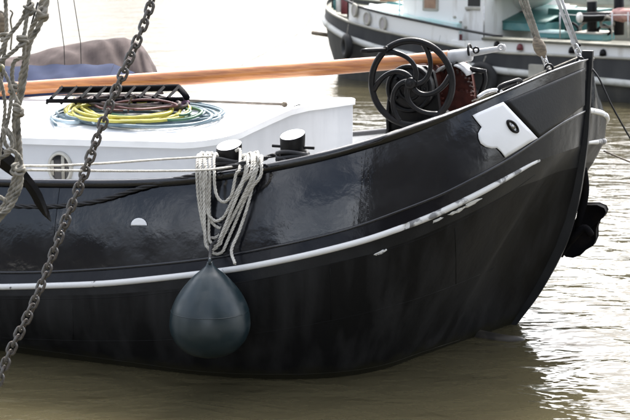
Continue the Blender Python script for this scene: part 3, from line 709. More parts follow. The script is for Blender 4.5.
# ladder lying flat under the spar
lad = empty('ladder', rp(120, 94, .03), 'black metal ladder lying flat on the roof under the spar', 'ladder')
F = lambda u, v: rp(u, v, .16)
mb = MB(); mb.tube([F(60,90), F(120,89), F(179,87.5)], .030, 8); mb.tube([F(178,87), F(182,91), F(187,97.5)], .026, 8); mb.obj('side_rail', M['matte'], lad)
mb = MB(); mb.tube([F(47,101), F(120,100.5), F(183,99)], .018, 8); mb.obj('side_rail', M['matte'], lad)
for k in range(9):
    u0 = 60+k*14.5; m_ = MB(); a, b = F(u0, 89.5), F(u0-11, 100.5); d = (b-a)/2; m_.box((a+b)/2, d, B.h*.030+Vector((0,0,.030)), Vector((0,0,.008))-B.h*.008); m_.obj('rung', M['matte'], lad, False)
# boathook
bh = empty('boathook', rp(240,102,.03), 'weathered pole with a round knob end lying on the roof past the hoses', 'boathook')
mb = MB(); mb.tube([rp(150,100,.06), rp(190,100.5,.06), rp(240,102.6,.05), rp(283,104.2,.04)], .013, 10); mb.obj('shaft', M['pole'], bh)
mb = MB(); p = rp(285,104.3,.04)
d = (rp(290,104.5,.04)-rp(280,104.1,.04)).normalized(); mb.tube([p-d*.03, p-d*.02, p-d*.005, p+d*.012, p+d*.022], [.008,.02,.026,.02,.004], 12); mb.obj('knob', M['wood'], bh)
# canvas covers aft: blue flat cover and taupe sail cover
def lump(name, label, outline_top, outline_bot, t_near, t_far, m, cat, seed=1, wr=.02, sag=.06):
    rr = random.Random(seed); nu = 60; nv = 14; vs = []; fs = []
    tp = cr([Vector((a, b, 0)) for a, b in outline_top], 12); bt = cr([Vector((a, b, 0)) for a, b in outline_bot], 12)
    def g(L, f): x = f*(len(L)-1); i = min(int(x), len(L)-2); return L[i].lerp(L[i+1], x-i)
    for j in range(nv+1):
        f = j/nv
        for i in range(nu+1):
            a = g(tp, i/nu); b = g(bt, i/nu); T = B.hit(a.x, a.y, t_far); Bm = B.hit(b.x, b.y, t_near)
            p = Bm.lerp(T, f); z = Bm.z+(T.z-Bm.z)*math.sin(f*math.pi/2)**.8
            w_ = wr*(math.sin(i*.55+f*4+seed)+.7*math.sin(i*.23-f*7+seed*2)+.5*math.sin(i*1.1+f*11))*math.sin(math.pi*min(1, .15+f*.8))
            vs.append(Vector((p.x, p.y, z+w_)))
    for i in range(nu+1):                # back drop
        p = vs[nv*(nu+1)+i]; vs.append(Vector((p.x, p.y, p.z-.45))-B.n*.25)
    for j in range(nv+1):
        for i in range(nu): fs.append((j*(nu+1)+i, j*(nu+1)+i+1, (j+1)*(nu+1)+i+1, (j+1)*(nu+1)+i))
    return tag(mesh(name, vs, fs, m), label, cat)
lump('sail_cover', 'rumpled taupe canvas cover mounded behind the blue cover', [(-60,60),(20,56),(60,46),(95,40),(118,38),(135,41),(146,50),(156,68)], [(-60,84),(20,83),(60,81),(95,80),(118,80),(135,78),(146,76),(157,73)], -.9, -1.5, M['taupe'], 'canvas cover', 3, .022)
def bluecover():
    N = [B.hit(-60,92,.0), B.hit(0,89,.0), B.hit(60,84.5,.0), B.hit(108,81,.0)]
    FT = [B.hit(-60,67,-.5), B.hit(10,66,-.5), B.hit(60,64.5,-.5), B.hit(114,64,-.5)]
    mb = MB(); vs = []; fs = []; nu, nv = 40, 8
    def g(L, f): x = f*(len(L)-1); i = min(int(x), len(L)-2); return L[i].lerp(L[i+1], x-i)
    for j in range(nv+1):
        for i in range(nu+1):
            p = g(N, i/nu).lerp(g(FT, i/nu), j/nv); p.z += .006*math.sin(i*.9+j*.5)+.01*math.sin(j*.8)*math.sin(i*.31); vs.append(p)
    for j in range(nv):
        for i in range(nu): fs.append((j*(nu+1)+i, j*(nu+1)+i+1, (j+1)*(nu+1)+i+1, (j+1)*(nu+1)+i))
    mb.add(vs, fs)
    e0, e1_ = N[-1], FT[-1]; x0 = B.hit(135,72.5,-.25); 
    mb.add([e0, e1_, x0, e0-Vector((0,0,.09)), x0-Vector((0,0,.08))], [(0,2,1),(0,3,4,2)])
    fr = [g(N, i/10) for i in range(11)]; dn = [p-Vector((0,0,.09)) for p in fr]; mb.add(fr+dn, [(i,i+1,11+i+1,11+i) for i in range(10)])
    return tag(mb.obj('hatch_cover', M['blue']), 'blue canvas hatch cover stretched flat behind the varnished spar', 'canvas cover')
autosmooth(bluecover(), 30)
# low aft deckhouse block under the covers
mb = MB(); c_ = B(6.9, -.35, 1.60); mb.box(c_, B.h*2.2, B.n*.3, Vector((0,0,.10))); mb.obj('hatch_coaming', M['white'], barge, False)

# ---------------------------------------------------------------- fender and ropes at the bollards
fen = empty('fender', onhull(210, 300, .25)[0], 'big blue-black teardrop fender hanging against the black hull', 'fender')
fc = onhull(210, 314, 0)[0] + Vector((0,-.255,0)); fc = at(210, 315, fc.y)
prof = [(.000,.365),(.018,.36),(.024,.345),(.032,.33),(.058,.305),(.105,.265),(.163,.20),(.212,.13),(.247,.05),(.262,-.03),(.258,-.10),(.230,-.17),(.170,-.235),(.085,-.272),(.0,-.282)]
pr = cr([Vector((a, b, 0)) for a, b in prof], 5)
vs = []; fs = []; n = 40
for i, p in enumerate(pr):
    for k in range(n): q = 2*math.pi*k/n; vs.append(fc+Vector((max(p.x,0)*1.06*math.cos(q), max(p.x,0)*1.06*math.sin(q), p.y*1.04))+Vector((.015*(p.y-.0), 0, 0)))
for i in range(len(pr)-1):
    for k in range(n): fs.append((i*n+k, (i+1)*n+k, (i+1)*n+(k+1)%n, i*n+(k+1)%n))
mesh('fender_body', vs, fs, M['fender'], fen)
mb = MB(); mb.ring(fc+Vector((0,0,.035)), (0,.03,1), .2670, .0025, 48, 6); mb.obj('moulding_seam', M['fender'], fen)
ft = fc+Vector((.005,0,.375))
mb = MB(); mb.ring(ft, (1,0,0), .022, .010, 18, 8); mb.obj('eye', M['fender'], fen)
def OH(u, v, off): return onhull(u, v, off)[0]
mb = MB()
rope_mb(mb, [ft+Vector((0,0,.01)), OH(217,246,.10), OH(222,238,.05), OH(228,215,.03), OH(238,190,.03), B.hit(240,165,1.99), B.hit(240,158,1.9)], .014)
tag(mb.obj('rope', M['darkrope']), 'dark rope from the fender eye up to the near bollard', 'rope')
GR = 'pale rope loops hung over the rail'
mb = MB(); rq = random.Random(12)
def tv(v): return interp(v, [(150,1.90),(156,1.97),(163,2.12),(172,2.15),(200,2.18),(262,2.26)])
def loopy(u0, u1, vb, vt0, vt1, off, r=.0115, ub=None, w=8):
    ub = ub or (u0+u1)/2-4
    P = [(u0+4, vt0+1), (u0+1.5, vt0-1.5), (u0, vt0+5), (u0+.3, vt0+18), (u0+(ub-w-u0)*.35, vt0+(vb-vt0)*.55), (ub-w, vb-9), (ub-w*.55, vb-2.2), (ub, vb), (ub+w*.6, vb-2.6), (ub+w, vb-8.5),
         (ub+w+(u1-ub-w)*.5, vb-8-(vb-vt1)*.38), (u1-2, vt1+20), (u1, vt1+6), (u1-1, vt1-1), (u1-5, vt1+1)]
    rope_mb(mb, [B.hit(u+rq.uniform(-.7,.7), v, tv(v)+off) for u, v in P], r)
loopy(197, 246, 238, 156, 156, .0, ub=213, w=9); loopy(201, 262, 228, 154, 157, .02, ub=221, w=10); loopy(206, 252, 221, 154, 154, .035, ub=217, w=9); loopy(199, 258, 254, 155, 153, .012, ub=217, w=9)
loopy(214, 241, 202, 155, 150, .045, ub=224, w=8); loopy(210, 255, 246, 154, 155, .03, ub=216, w=7); loopy(204, 248, 250, 157, 156, .05, ub=212, w=6)
o = tag(mb.obj('coiled_rope', M['rope']), 'pale rope hung in long loops over the rail beside the near bollard', 'rope')
mb = MB(); rope_mb(mb, [B.hit(256,155,1.95), B.hit(259,158,2.12), OH(258,175,.06), OH(251,205,.06), OH(242,232,.06), OH(236,250,.09), at(234,268,fc.y-.05)+Vector((0,.12,0))], .0115)
tag(mb.obj('rope', M['rope']), 'single pale rope tail hanging from the loops to the fender shoulder', 'rope')
mb = MB()
for dz in (.10, .125, .15, .18): 
    pts = [b1-Vector((0,0,dz))+B.h*math.cos(q)*.115+B.n*math.sin(q)*.088+Vector((0,0,.012*math.sin(q*2+dz*40))) for q in [2*math.pi*k/24 for k in range(25)]]
    mb.tube(pts, .015, 8)
for dz in (.12, .15, .18, .21): 
    pts = [b2-Vector((0,0,dz))+B.h*math.cos(q)*.112+B.n*math.sin(q)*.09+Vector((0,0,.012*math.sin(q*2+dz*40))) for q in [2*math.pi*k/24 for k in range(25)]]
    mb.tube(pts, .015, 8)
rope_mb(mb, [b2+B.h*.10-Vector((0,0,.17)), b2+B.n*.10-Vector((0,0,.17)), b2-B.h*.13-Vector((0,0,.15)), B.hit(262,159,1.98), B.hit(245,163,2.12), OH(215,170.5,.03), OH(195,175,.03), OH(170,180.5,.03), OH(137,190,.02), OH(100,201,.02), OH(63,206,.02), OH(30,206.5,.02), OH(3,205,.02), B(3.9,2.22,1.18), B(4.6,2.2,1.2), B(5.4,2.0,1.36)], .017, pitch=16)
tag(mb.obj('mooring_line', M['darkrope']), 'thick black mooring line turned on the bollards and drooping along the hull', 'mooring line')

# ---------------------------------------------------------------- foreground: chain, ropes, hook
ch = empty('chain', at(75, 200, 8.4), 'grey steel chain hanging slantwise across the view in front of the black barge', 'chain')
cp = [(158,-22),(152,0),(144,24),(134,48),(122,76),(111,102),(96,141),(81,182),(62,230),(44,278),(28,316),(10,352),(-3,386),(-16,415)]
run_chain(cr([at(u, v, 8.5+(v-200)*-.0006) for u, v in cp], 8), .078, .0245, .0095, M['chain'], ch)

DF = 8.0
def fg(u, v, d=DF): return at(u, v, d)
GS = 'weathered ropes of the shroud net at the left edge'
def fr(label, pts, r, d=DF, m='oldrope', knots=(), name='shroud_rope'):
    mb = MB(); rope_mb(mb, [fg(x, y, d+(p[0] if p else 0)) for x, y, *p in pts], r)
    o = mb.obj(name, M[m])
    for (kx, ky, kr) in knots:
        kb = MB(); c = fg(kx, ky, d-.01); rk = random.Random(int(kx*7+ky))
        for j in range(4):
            e_ = Vector((rk.uniform(-.5,.5), rk.uniform(-1,1), 1+rk.uniform(-.3,.3))); T = MB()
            kb.ring(c+Vector((rk.uniform(-.006,.006), 0, (j-1.5)*kr*.5)), e_, kr, r*.75, 18, 6)
        k_ = kb.obj('knot', M[m]); k_.parent = o
    return tag(o, label, 'rope', GS)
fr('weathered rope running straight down the left edge from the top', [(5,-12),(6,10),(6.5,34),(4,55),(1,80),(-6,110)], .0125, 8.1, knots=[(5,37,.02)])
fr('thick weathered rope curving from the top down past the black hook knot', [(49,-12),(46,5),(43,16),(37,30),(30,42),(27,58),(25,74),(22,92),(19,104),(18,118),(19,140),(20,160),(18,178),(12,198),(4,212),(-6,226)], .017, 8.0, knots=[(42,14,.024),(18,111,.022),(17,168,.026)])
fr('second thick weathered rope spiralling beside the first', [(45,-12),(41,4),(37,18),(31,30),(28,44),(25,60),(21,76),(20,90),(16,104),(14,124),(17,150),(16,170),(10,192),(2,208),(-8,220)], .015, 8.07)
fr('weathered rope from the top knot crossing down to the left edge', [(30,-12),(29,2),(27,10),(20,22),(13,31),(6,40),(1,52),(-6,64)], .0125, 7.95, knots=[(29,9,.024)])
fr('upright weathered rope between the two top knots', [(28,10),(26,22),(24,36),(22,42),(17,48),(10,54),(2,60),(-6,66)], .0125, 7.92, knots=[(23,40,.025)])
fr('weathered rope dropping from the middle knot to the left edge loops', [(24,42),(24,56),(20,58),(14,62),(12,74),(13,86),(11,100),(8,120),(4,134),(6,145),(12,150),(14,142),(10,132),(5,128)], .0125, 7.97, knots=[(12,88,.02)])
fr('rope slanting down right from the left edge block to the lower knot', [(-6,60),(2,68),(9,82),(14,94),(19,104)], .0105, 7.88, knots=[(17,109,.02)])
fr('rope hanging down the left edge below the block', [(-2,72),(3,90),(5,108),(3,128),(0,150),(-3,172)], .0115, 8.05)
fr('rope bight curling round the black hook', [(2,128),(8,134),(12,142),(10,152),(2,157),(-5,160)], .0125, 7.9)
fr('rope loop arching over the hook knot', [(4,152),(10,150),(17,154),(21,161),(22,170),(18,178)], .013, 7.86, knots=[(20,170,.02)])
fr('rope bundle end hanging past the black hook towards the lower left', [(21,172),(20,186),(14,200),(8,210),(-2,216)], .017, 7.93)
fr('rope crossing the left edge just above the lower hull', [(-6,196),(2,198),(8,204),(6,212),(-4,224)], .013, 8.0)
# thin wires and tails
mb = MB(); mb.tube([at(38,2,8.2), at(35,12,8.2), at(31.5,24,8.2)], .006, 6); tag(mb.obj('thin_line', M['darkrope']), 'short dark line slanting between the two thick weathered ropes', 'line')
mb = MB(); mb.tube(cr([at(10,10,8.3), at(12.5,13,8.3), at(10.5,20,8.3), at(12,32,8.3), at(10.5,50,8.3)], 6), .006, 6); tag(mb.obj('thin_line', M['oldrope']), 'thin frayed tail hanging beside the wooden pulley block', 'line')
for (a, b, lab) in (((56.5,-8),(64,46),'thin stay wire nearest the shroud net above the taupe cover'), ((72.5,-8),(80.5,42),'thin stay wire second from the shroud net above the taupe cover')):
    p, q = B.hit(a[0], a[1], -.6), B.hit(b[0], b[1], -.6); mb = MB(); mb.tube([p, q, q-Vector((0,0,.3))], .004, 6); tag(mb.obj('stay_wire', M['iron']), lab, 'wire', 'thin stay wires above the covers')
# wooden block at the left edge
blk = empty('pulley_block', at(1, 24, 8.2), 'dark wooden pulley block at the upper left edge among the ropes', 'pulley')
mb = MB(); c = at(0, 24, 8.2); mb.tube([c+Vector((0,0,z)) for z in (.075,.06,.03,-.03,-.06,-.075)], [.006,.026,.036,.036,.026,.006], 14, sx=.8); mb.obj('cheek', M['wood'], blk)
mb = MB(); mb.ring(c, (0,1,0), .075, .008, 20, 6, (0,0,1), .55); mb.obj('strop', M['oldrope'], blk)
mb = MB(); c = at(0, 68, 7.9); mb.cyl(c-Vector((0,.03,0)), c+Vector((0,.03,0)), .022, 14, None, .004); tag(mb.obj('toggle', mat('mossy_brass', (.12,.11,.03), .5)), 'small dull yellow-green round toggle on the ropes at the left edge', 'toggle')
# black hook / anchor arm
hk = empty('grapnel', at(25, 185, 8.2), 'black iron grapnel arm with pointed fluke held in the rope at the left edge', 'grapnel')
def blade(ctrl, ws, th, name):
    P = cr([at(x, y, 8.22) for x, y in ctrl], 8); n = len(P); vs = []; fs = []
    for i, p in enumerate(P):
        T = (P[min(i+1,n-1)]-P[max(i-1,0)]).normalized(); sd_ = T.cross(Vector((0,1,0))).normalized(); wd = interp(i/(n-1), ws)
        vs += [p+sd_*wd, p+Vector((0,-th,0))*min(1, wd/.01), p-sd_*wd, p+Vector((0,th,0))*min(1, wd/.01)]
    for i in range(n-1):
        for k in range(4): fs.append((i*4+k, i*4+(k+1)%4, (i+1)*4+(k+1)%4, (i+1)*4+k))
    fs.append((0,1,2,3)); fs.append(tuple(4*(n-1)+k for k in range(4)))
    return mesh(name, vs, fs, M['iron'], hk, False)
blade([(-8,152),(4,160),(16,170),(26,180)], [(0,.060),(.5,.052),(1,.035)], .02, 'arm')
blade([(22,174),(32,186),(40,199),(49,220)], [(0,.030),(.6,.026),(.9,.014),(1,.002)], .016, 'fluke')
blade([(24,180),(35,194),(43,208),(51,221.5)], [(0,.020),(.5,.032),(.8,.022),(1,.002)], .012, 'fluke')
GL = 'thin pale lashings from the shroud net to the near bollard'
for lab, pts in (('upper thin pale line stretched from the rope knot to the bollard loops', [(22,166),(60,165.5),(110,163),(160,159.5),(212,156.5)]), ('lower thin pale line stretched from the rope knot to the near bollard', [(21,170),(60,170.5),(110,171),(160,171),(205,170),(238,166)])):
    P = []
    for i, (u, v) in enumerate(pts): f = i/(len(pts)-1); P.append(at(u, v, 8.0*(1-f)+9.75*f))
    mb = MB(); rope_mb(mb, P, .0085); tag(mb.obj('lashing_line', M['rope']), lab, 'line', GL)

# ---------------------------------------------------------------- forestay tackle at the bow
st1 = empty('stay_tackle', rl(549,70), 'rope tackle with oval wooden block shackled to the rail forward of the windlass', 'rigging')
def RL(u, v, t=.5): return B.hit(u, v, t)
mb = MB()
for a, b in (((514,-14),(535.5,40)),((518,-14),(538,40)),((522,-14),(540,40))): rope_mb(mb, [RL(*a), RL((a[0]+b[0])/2, (a[1]+b[1])/2), RL(*b)], .0105)
mb.obj('fall', M['oldrope'], st1)
mb = MB(); c0_, c1_ = RL(535,36), RL(544,58); P = [c0_.lerp(c1_, f) for f in (0,.1,.3,.55,.8,.95,1)]
mb.tube(P, [.008,.025,.043,.048,.038,.018,.006], 16, sx=.8); mb.obj('block', M['wood'], st1)
run_chain([RL(543,55), RL(546,63), RL(548.5,72)], .06, .02, .007, M['steel'], st1, 'shackle')
st2 = empty('forestay', rl(580,58), 'grey steel forestay strap with shackles ending at the stem head', 'rigging')
mb = MB(); a, b = RL(552,-14,.08), RL(574,44,.08); d = (b-a); mb.box((a+b)/2, d/2, Vector((.014,0,0)), Vector((0,.006,0))); mb.obj('strap', M['steel'], st2, False)
mb = MB(); a, b = RL(557,-14,.04), RL(577.5,44,.04); mb.tube([a, b], .011, 8); mb.obj('wire', M['greyspar'], st2)
run_chain([RL(573,41,.06), RL(577,49,.06), RL(580,60,.06)], .062, .022, .009, M['steel'], st2, 'shackle')
mb = MB(); mb.ring(RL(576,46,.03), B.n, .024, .009, 18, 6); mb.cyl(RL(572,44,.03), RL(581,45,.03), .008, 8); mb.obj('thimble', M['iron'], st2)
mb = MB(); pts = [B(-.56,-.03,2.12)]+[at(u, v, y) for u, v, y in ((600,80,10.9),(612,106,10.9),(630,138,11.0),(650,172,11.1),(690,240,11.2))]
mb.tube(cr(pts, 4), .007, 6); tag(mb.obj('bow_line', M['darkrope']), 'thin dark line slanting from the stem head down over the water', 'line')
mb = MB(); mb.tube([at(604,151,11.6), at(618,157,11.7), at(640,166,11.8)], .008, 6); tag(mb.obj('mooring_line', M['pole']), 'thin pale line leaving the far side of the bow at the right edge', 'line')

# ---------------------------------------------------------------- far barge
far = empty('cargo_barge', G(5, 0, 0), 'weathered grey cargo barge with white wheelhouse and teal hatches, moored beyond the black one', 'barge')
gp = [(0,0),(.35,.6),(.8,1.2),(1.4,1.75),(2.2,2.12),(3.2,2.3),(4.6,2.32),(6.5,2.32),(9.3,2.32),(13,2.32),(17,2.3)]
gc = [(p.x, p.y) for p in cr([Vector((a, b, 0)) for a, b in gp], 6)]
GZs = [(0,1.35),(1.4,1.15),(2.2,.95),(3.3,.76),(4.5,.62),(6.3,.46),(9.3,.38),(17,.4)]
GZr = [(0,1.75),(1.4,1.47),(2.2,1.31),(3.3,1.15),(4.5,1.0),(5.5,.88),(6.4,.83),(9.3,.86),(17,.9)]
def glev(zf, kk=1.0, ds=0.0): return [(s+ds*max(0, 1-s/3), t*kk, zf(s)) for s, t in gc]
g0 = glev(lambda s: -.5, .88, .7); g1 = glev(lambda s: 0, .965, .5); g2 = glev(lambda s: interp(s, GZs)*.55, .99, .15); g3 = glev(lambda s: interp(s, GZs)); g4 = glev(lambda s: interp(s, GZr), .995)
def gl(levels, side, m, name):
    vs = []; fs = []; n = len(gc)
    for L in levels:
        for s, t, z in L: vs.append(G(s, side*t, z))
    for a in range(len(levels)-1):
        for i in range(n-1): fs.append((a*n+i, a*n+i+1, (a+1)*n+i+1, (a+1)*n+i))
    return mesh(name, vs, fs, m, far)
for side in (1, -1):
    gl([g0, g1, g2, g3], side, M['farhull'], 'hull_plating'); gl([g3, g4], side, M['farband'], 'bulwark')
    mb = MB(); mb.tube([G(s, side*(t+.02), z) for s, t, z in g3], .075, 8); mb.obj('rubbing_strake', mat('grey_white_strake', (.50,.50,.47), .6, 0, (.25,.25,.2), 3, (1,1,1), .5, .7), far)
    mb = MB(); mb.tube([G(s, side*t, z) for s, t, z in g4], .03, 6); mb.obj('rail', M['beige'], far)
vs = []; fs = []; n = len(gc)
for s, t, z in g4: vs += [G(s, t-.02, z-.12), G(s, -t+.02, z-.12)]
for i in range(n-1): fs.append((2*i, 2*i+2, 2*i+3, 2*i+1))
mesh('deck', vs, fs, M['fardeck'], far)
# transom closes the stern out of view
s, t, z = g4[-1]; mesh('transom', [G(s,t,z), G(s,-t,z), G(s,-t*.9,-.5), G(s,t*.9,-.5)], [(0,1,2,3)], M['farhull'], far, False)
def gidx(s0, s1): return [(s, t) for s, t in gc if s0 <= s <= s1]
def gwall(s0, s1, inset, zb, zt, m, name, th=.05, n=24):
    vs = []; fs = []
    def tt(s): return interp(s, gc)-inset
    for k in range(n+1):
        s = s0+(s1-s0)*k/n
        for o_ in (0, -th):
            vs += [G(s, tt(s)+o_, zb(s)), G(s, tt(s)+o_, zt(s))]
    for k in range(n):
        a = 4*k; b = a+4; fs += [(a,b,b+1,a+1),(a+2,a+3,b+3,b+2),(a+1,b+1,b+3,a+3)]
    fs += [(0,1,3,2),(4*n,4*n+2,4*n+3,4*n+1)]
    return autosmooth(mesh(name, vs, fs, m, far), 30)
zt1 = [(1.9,1.80),(2.6,1.62),(3.4,1.50),(4.3,1.38),(5.2,1.26),(6.1,1.16)]
gwall(2.15, 5.25, .10, lambda s: interp(s, GZr)-.1, lambda s: interp(s, zt1), M['farwhite'], 'raised_side')
mb = MB(); mb.tube([G(s, interp(s, gc)-.09, interp(s, zt1)+.01) for s in [1.95+.2*k for k in range(23)]], .028, 8); mb.obj('raised_side_rail', M['farband'], far)
# portholes
for (u, v) in ((354.5,10),(367,18.5),(383,23.5)):
    c = G.hit(u, v, interp(2.6 if u < 360 else 3.0 if u < 375 else 3.5, gc)-.09); ax = (G.n+G.h*(.5 if u < 360 else .3)).normalized(); mb = MB()
    mb.ring(c, ax, .13, .03, 24, 6, (0,0,1), .8); fr_ = mb.obj('porthole', M['beige'], far)
    vs = [c+ax*.012]+[c+ax*.012+Vector((0,0,1))*.12*math.cos(q)+ax.cross(Vector((0,0,1)))*.09*math.sin(q) for q in [2*math.pi*k/20 for k in range(20)]]
    mesh('glass', vs, [(0,1+k,1+(k+1)%20) for k in range(20)], mat('pale_glass', (.35,.33,.33), .1), fr_, False)
# fore cabin: pale teal roof with ribs
mb = MB(); vs = []; fs = []
P = [G(2.3,1.7,1.62), G(5.0,1.9,1.34), G(5.0,-1.9,1.55), G(2.3,-1.7,1.8)]
mb.add(P+[p-Vector((0,0,.5)) for p in P], [(0,1,2,3),(0,4,5,1),(1,5,6,2),(3,2,6,7),(0,3,7,4)]); fc_ = mb.obj('fore_cabin', M['paleteal'], far, False)
for k in range(4):
    a = P[0].lerp(P[3], .08+.2*k); b = P[1].lerp(P[2], .08+.2*k); m_ = MB(); m_.tube([a+Vector((0,0,.02)), b+Vector((0,0,.02))], .035, 6); m_.obj('roof_rib', M['teal'] if k == 1 else M['farwhite'], fc_)
m_ = MB(); m_.box(G.hit(392,-1,.6), G.h*.22, G.n*.18, Vector((0,0,.05))); m_.obj('hatch_lid', M['brown'], fc_, False)
# wheelhouse
TW = 1.72
def gbox(s0, s1, t0, t1, z0, z1, m, name, parent=None):
    mb = MB(); c = (G(s0,t0,z0)+G(s1,t1,z1))/2; mb.box(c, G.h*abs(s1-s0)/2, G.n*abs(t1-t0)/2, Vector((0,0,abs(z1-z0)/2))); o = mb.obj(name, m, parent or far, False)
    md = o.modifiers.new('b', 'BEVEL'); md.width = .015; md.segments = 2; return o
def gs(u, v, t): q = G.hit(u, v, t)-G.o; return -q.dot(G.h), q.z
sA = gs(402,20,TW)[0]; sB = gs(482,20,TW)[0]
wh = gbox(sA, sB, -1.6, TW, .7, 3.4, M['farwhite'], 'wheelhouse')
s0, z0 = gs(423,0,TW); s1, z1 = gs(438.5,11,TW)
gbox(s0, s1, TW-.01, TW+.03, z1, 2.6, M['beige'], 'window_frame', wh); gbox(s0+.05, s1-.05, TW, TW+.036, z1+.05, 2.55, M['brown'], 'window_blind', wh)
s0, z0 = gs(462,2,TW); s1, z1 = gs(484,9,TW)
gbox(s0+.1, sB+.02, TW, TW+.05, z1-.02, z1+.04, M['beige'], 'window_sill', wh); gbox(s0+.15, sB-.05, TW-.005, TW+.012, z1+.05, 2.5, M['darkin'], 'window_pane', wh)
# dark box painted as the shaded hollow, with brackets, beneath the rail end
gbox(gs(414,30,2.0)[0], gs(440,34,2.0)[0], 1.75, 2.05, gs(428,37,2.0)[1], gs(428,30,2.0)[1], M['farwhite'], 'locker')
gbox(gs(412,38,2.05)[0], gs(458,40,2.05)[0], 1.75, 2.12, gs(428,46,2.05)[1], gs(428,38,2.05)[1]-.02, M['farband'], 'hollow_shade_box')
mb = MB(); mb.tube([G.hit(417,23.5,2.15), G.hit(419,27,2.1), G.hit(420,31,2.05)], .05, 6); mb.tube([G.hit(436,26,2.15), G.hit(437,29,2.1)], .03, 6); mb.obj('bracket', M['iron'], far)
mb = MB(); mb.cyl(G.hit(439,44,2.2), G.hit(441,35,2.2), .022, 8); mb.obj('cleat', M['iron'], far)
mb = MB(); c = G.hit(451,38,TW+.3); mb.cyl(c, c+G.n*.05, .065, 18); mb.obj('bulkhead_lamp', M['redfit'], far)
mb = MB(); c = G.hit(458.5,37.5,TW+.3); mb.box(c, G.h*.07, G.n*.04, Vector((0,0,.07))); mb.obj('socket_box', M['redfit'], far, False)
# low white side abaft the wheelhouse, ledge, open hold
gwall(5.1, 17, .06, lambda s: interp(s, GZr)-.06, lambda s: interp(s, [(5.1,1.02),(6.5,1.06),(9.3,1.10),(17,1.15)]), M['farwhite'], 'hold_side')
gbox(5.9, 17, 1.75, 2.33, 1.07, 1.12, M['fardeck'], 'side_deck')
for k, (u, v) in enumerate(((497,44.5),(520,47),(572,50),(603,52.5))):
    c = G.hit(u, v, 2.28); mb = MB(); pts = []
    mb.tube([c+Vector((0,0,-.06)), c+Vector((0,0,0)), c+Vector((0,0,.05)), c+Vector((0,0,.07))], [.07,.07,.05,.01], 12); mb.obj('fairlead', M['redfit'] if k == 1 else M['iron'], far)
sH = sB+.02
hold = gbox(sH, 17, 1.68, 1.75, .6, 1.09, M['beige'], 'hold_coaming')
gbox(sH, 17, -2.2, -1.9, .6, 1.75, M['beige'], 'far_side_wall')
gbox(sH-.02, sH+.06, 1.05, 1.8, 1.0, 2.05, M['farwhite'], 'hold_end_wall')
gbox(sH, 16, -1.9, 1.68, .85, .9, M['fardeck'], 'hold_floor')
mb = MB(); mb.box(G(sH+.9, .9, 1.98), G.h*.95, G.n*.5, Vector((0,0,.05))); o = mb.obj('awning', M['farwhite'], far, False)
def hatch(u0, u1, vt, vb, t, depth, rise, lid, side, name='hatch'):
    sa, zt_ = gs(u0, vt, t); sb, zb_ = gs(u1, vb, t); 
    sa = gs(u0,(vt+vb)/2,t)[0]; zt_ = gs((u0+u1)/2, vt, t)[1]; zb_ = gs((u0+u1)/2, vb, t)[1]
    o = gbox(sa, sb, t-depth, t, zb_, zt_, M[side], name)
    mb = MB(); a, b, c, d = G(sa,t+.02,zt_+.01), G(sb,t+.02,zt_+.01), G(sb,t-depth,zt_+rise), G(sa,t-depth,zt_+rise)
    dn = Vector((0,0,-.03)); mb.add([a,b,c,d,a+dn,b+dn,c+dn,d+dn], [(0,1,2,3),(0,4,5,1),(1,5,6,2),(2,6,7,3),(3,7,4,0),(7,6,5,4)]); mb.obj('lid', M[lid], o, False)
hatch(501, 546, 22, 31, .9, 1.3, .32, 'dteal', 'teal'); hatch(537, 561, 32, 38, 1.35, .5, .02, 'paleteal', 'teal'); hatch(574, 602, 33, 40, 1.45, .55, .03, 'beige', 'teal')
mb = MB(); a = G.hit(512,15,.2); mb.tube([a, a+G.h*-.3+Vector((0,0,.03)), a+G.h*-.7+Vector((0,0,.0))], .07, 8); mb.obj('rope_heap', M['mauve'], far)
gbox(gs(545,20,.4)[0], gs(590,20,.4)[0], -.6, .3, .95, gs(570,9,.3)[1], M['dteal'], 'engine_hatch')
# white dinghy lashed over the hold, wall strip, pipes and small gear
mb = MB(); c = G.hit(515,-7,.1); vs = []; fs = []; nu, nv = 28, 10
for j in range(nv+1):
    a_ = -math.pi/2*(1-j/nv)
    for i in range(nu):
        q = 2*math.pi*i/nu; vs.append(c+G.h*math.cos(q)*math.cos(a_)*1.0+G.n*math.sin(q)*math.cos(a_)*.45+Vector((0,0,math.sin(a_)*.36)))
for j in range(nv):
    for i in range(nu): fs.append((j*nu+i, j*nu+(i+1)%nu, (j+1)*nu+(i+1)%nu, (j+1)*nu+i))
dg = empty('dinghy', c, 'white dinghy stowed over the open hold of the far barge', 'dinghy')
mesh('dinghy_hull', vs, fs, M['farwhite'], dg)
mb = MB(); mb.tube([c+G.h*math.cos(q)*1.01+G.n*math.sin(q)*.46 for q in [2*math.pi*k/30 for k in range(31)]], .03, 6); mb.obj('gunwale', M['beige'], dg)
mb = MB(); mb.tube([G.hit(399,36,2.1), G.hit(399,22,2.1), G.hit(400,-8,2.0)], .022, 6); mb.obj('drain_pipe', M['paleteal'], far)
for (u, v, r_) in ((455,17,.03),(461,22,.025),(466,27,.03),(468,9,.04)):
    mb = MB(); c = G.hit(u, v, TW); mb.cyl(c, c+G.n*.04, r_, 10); mb.obj('vent_fitting', M['beige'], wh)
s0, z0 = gs(444,4,TW); s1, z1 = gs(452,34,TW)
for uu in (484, 560, 612, 628):
    mb = MB(); mb.tube([G.hit(uu, 38, 1.9), G.hit(uu, 12 if uu > 500 else 6, 1.9)], .014, 6); mb.obj('stanchion', M['steel'], far)
mb = MB(); mb.tube(cr([G.hit(560,14,1.9), G.hit(586,15.5,1.9), G.hit(612,15,1.9), G.hit(628,15,1.9), G.hit(660,16,1.9)], 5), .008, 6); mb.obj('guard_wire', M['steel'], far)
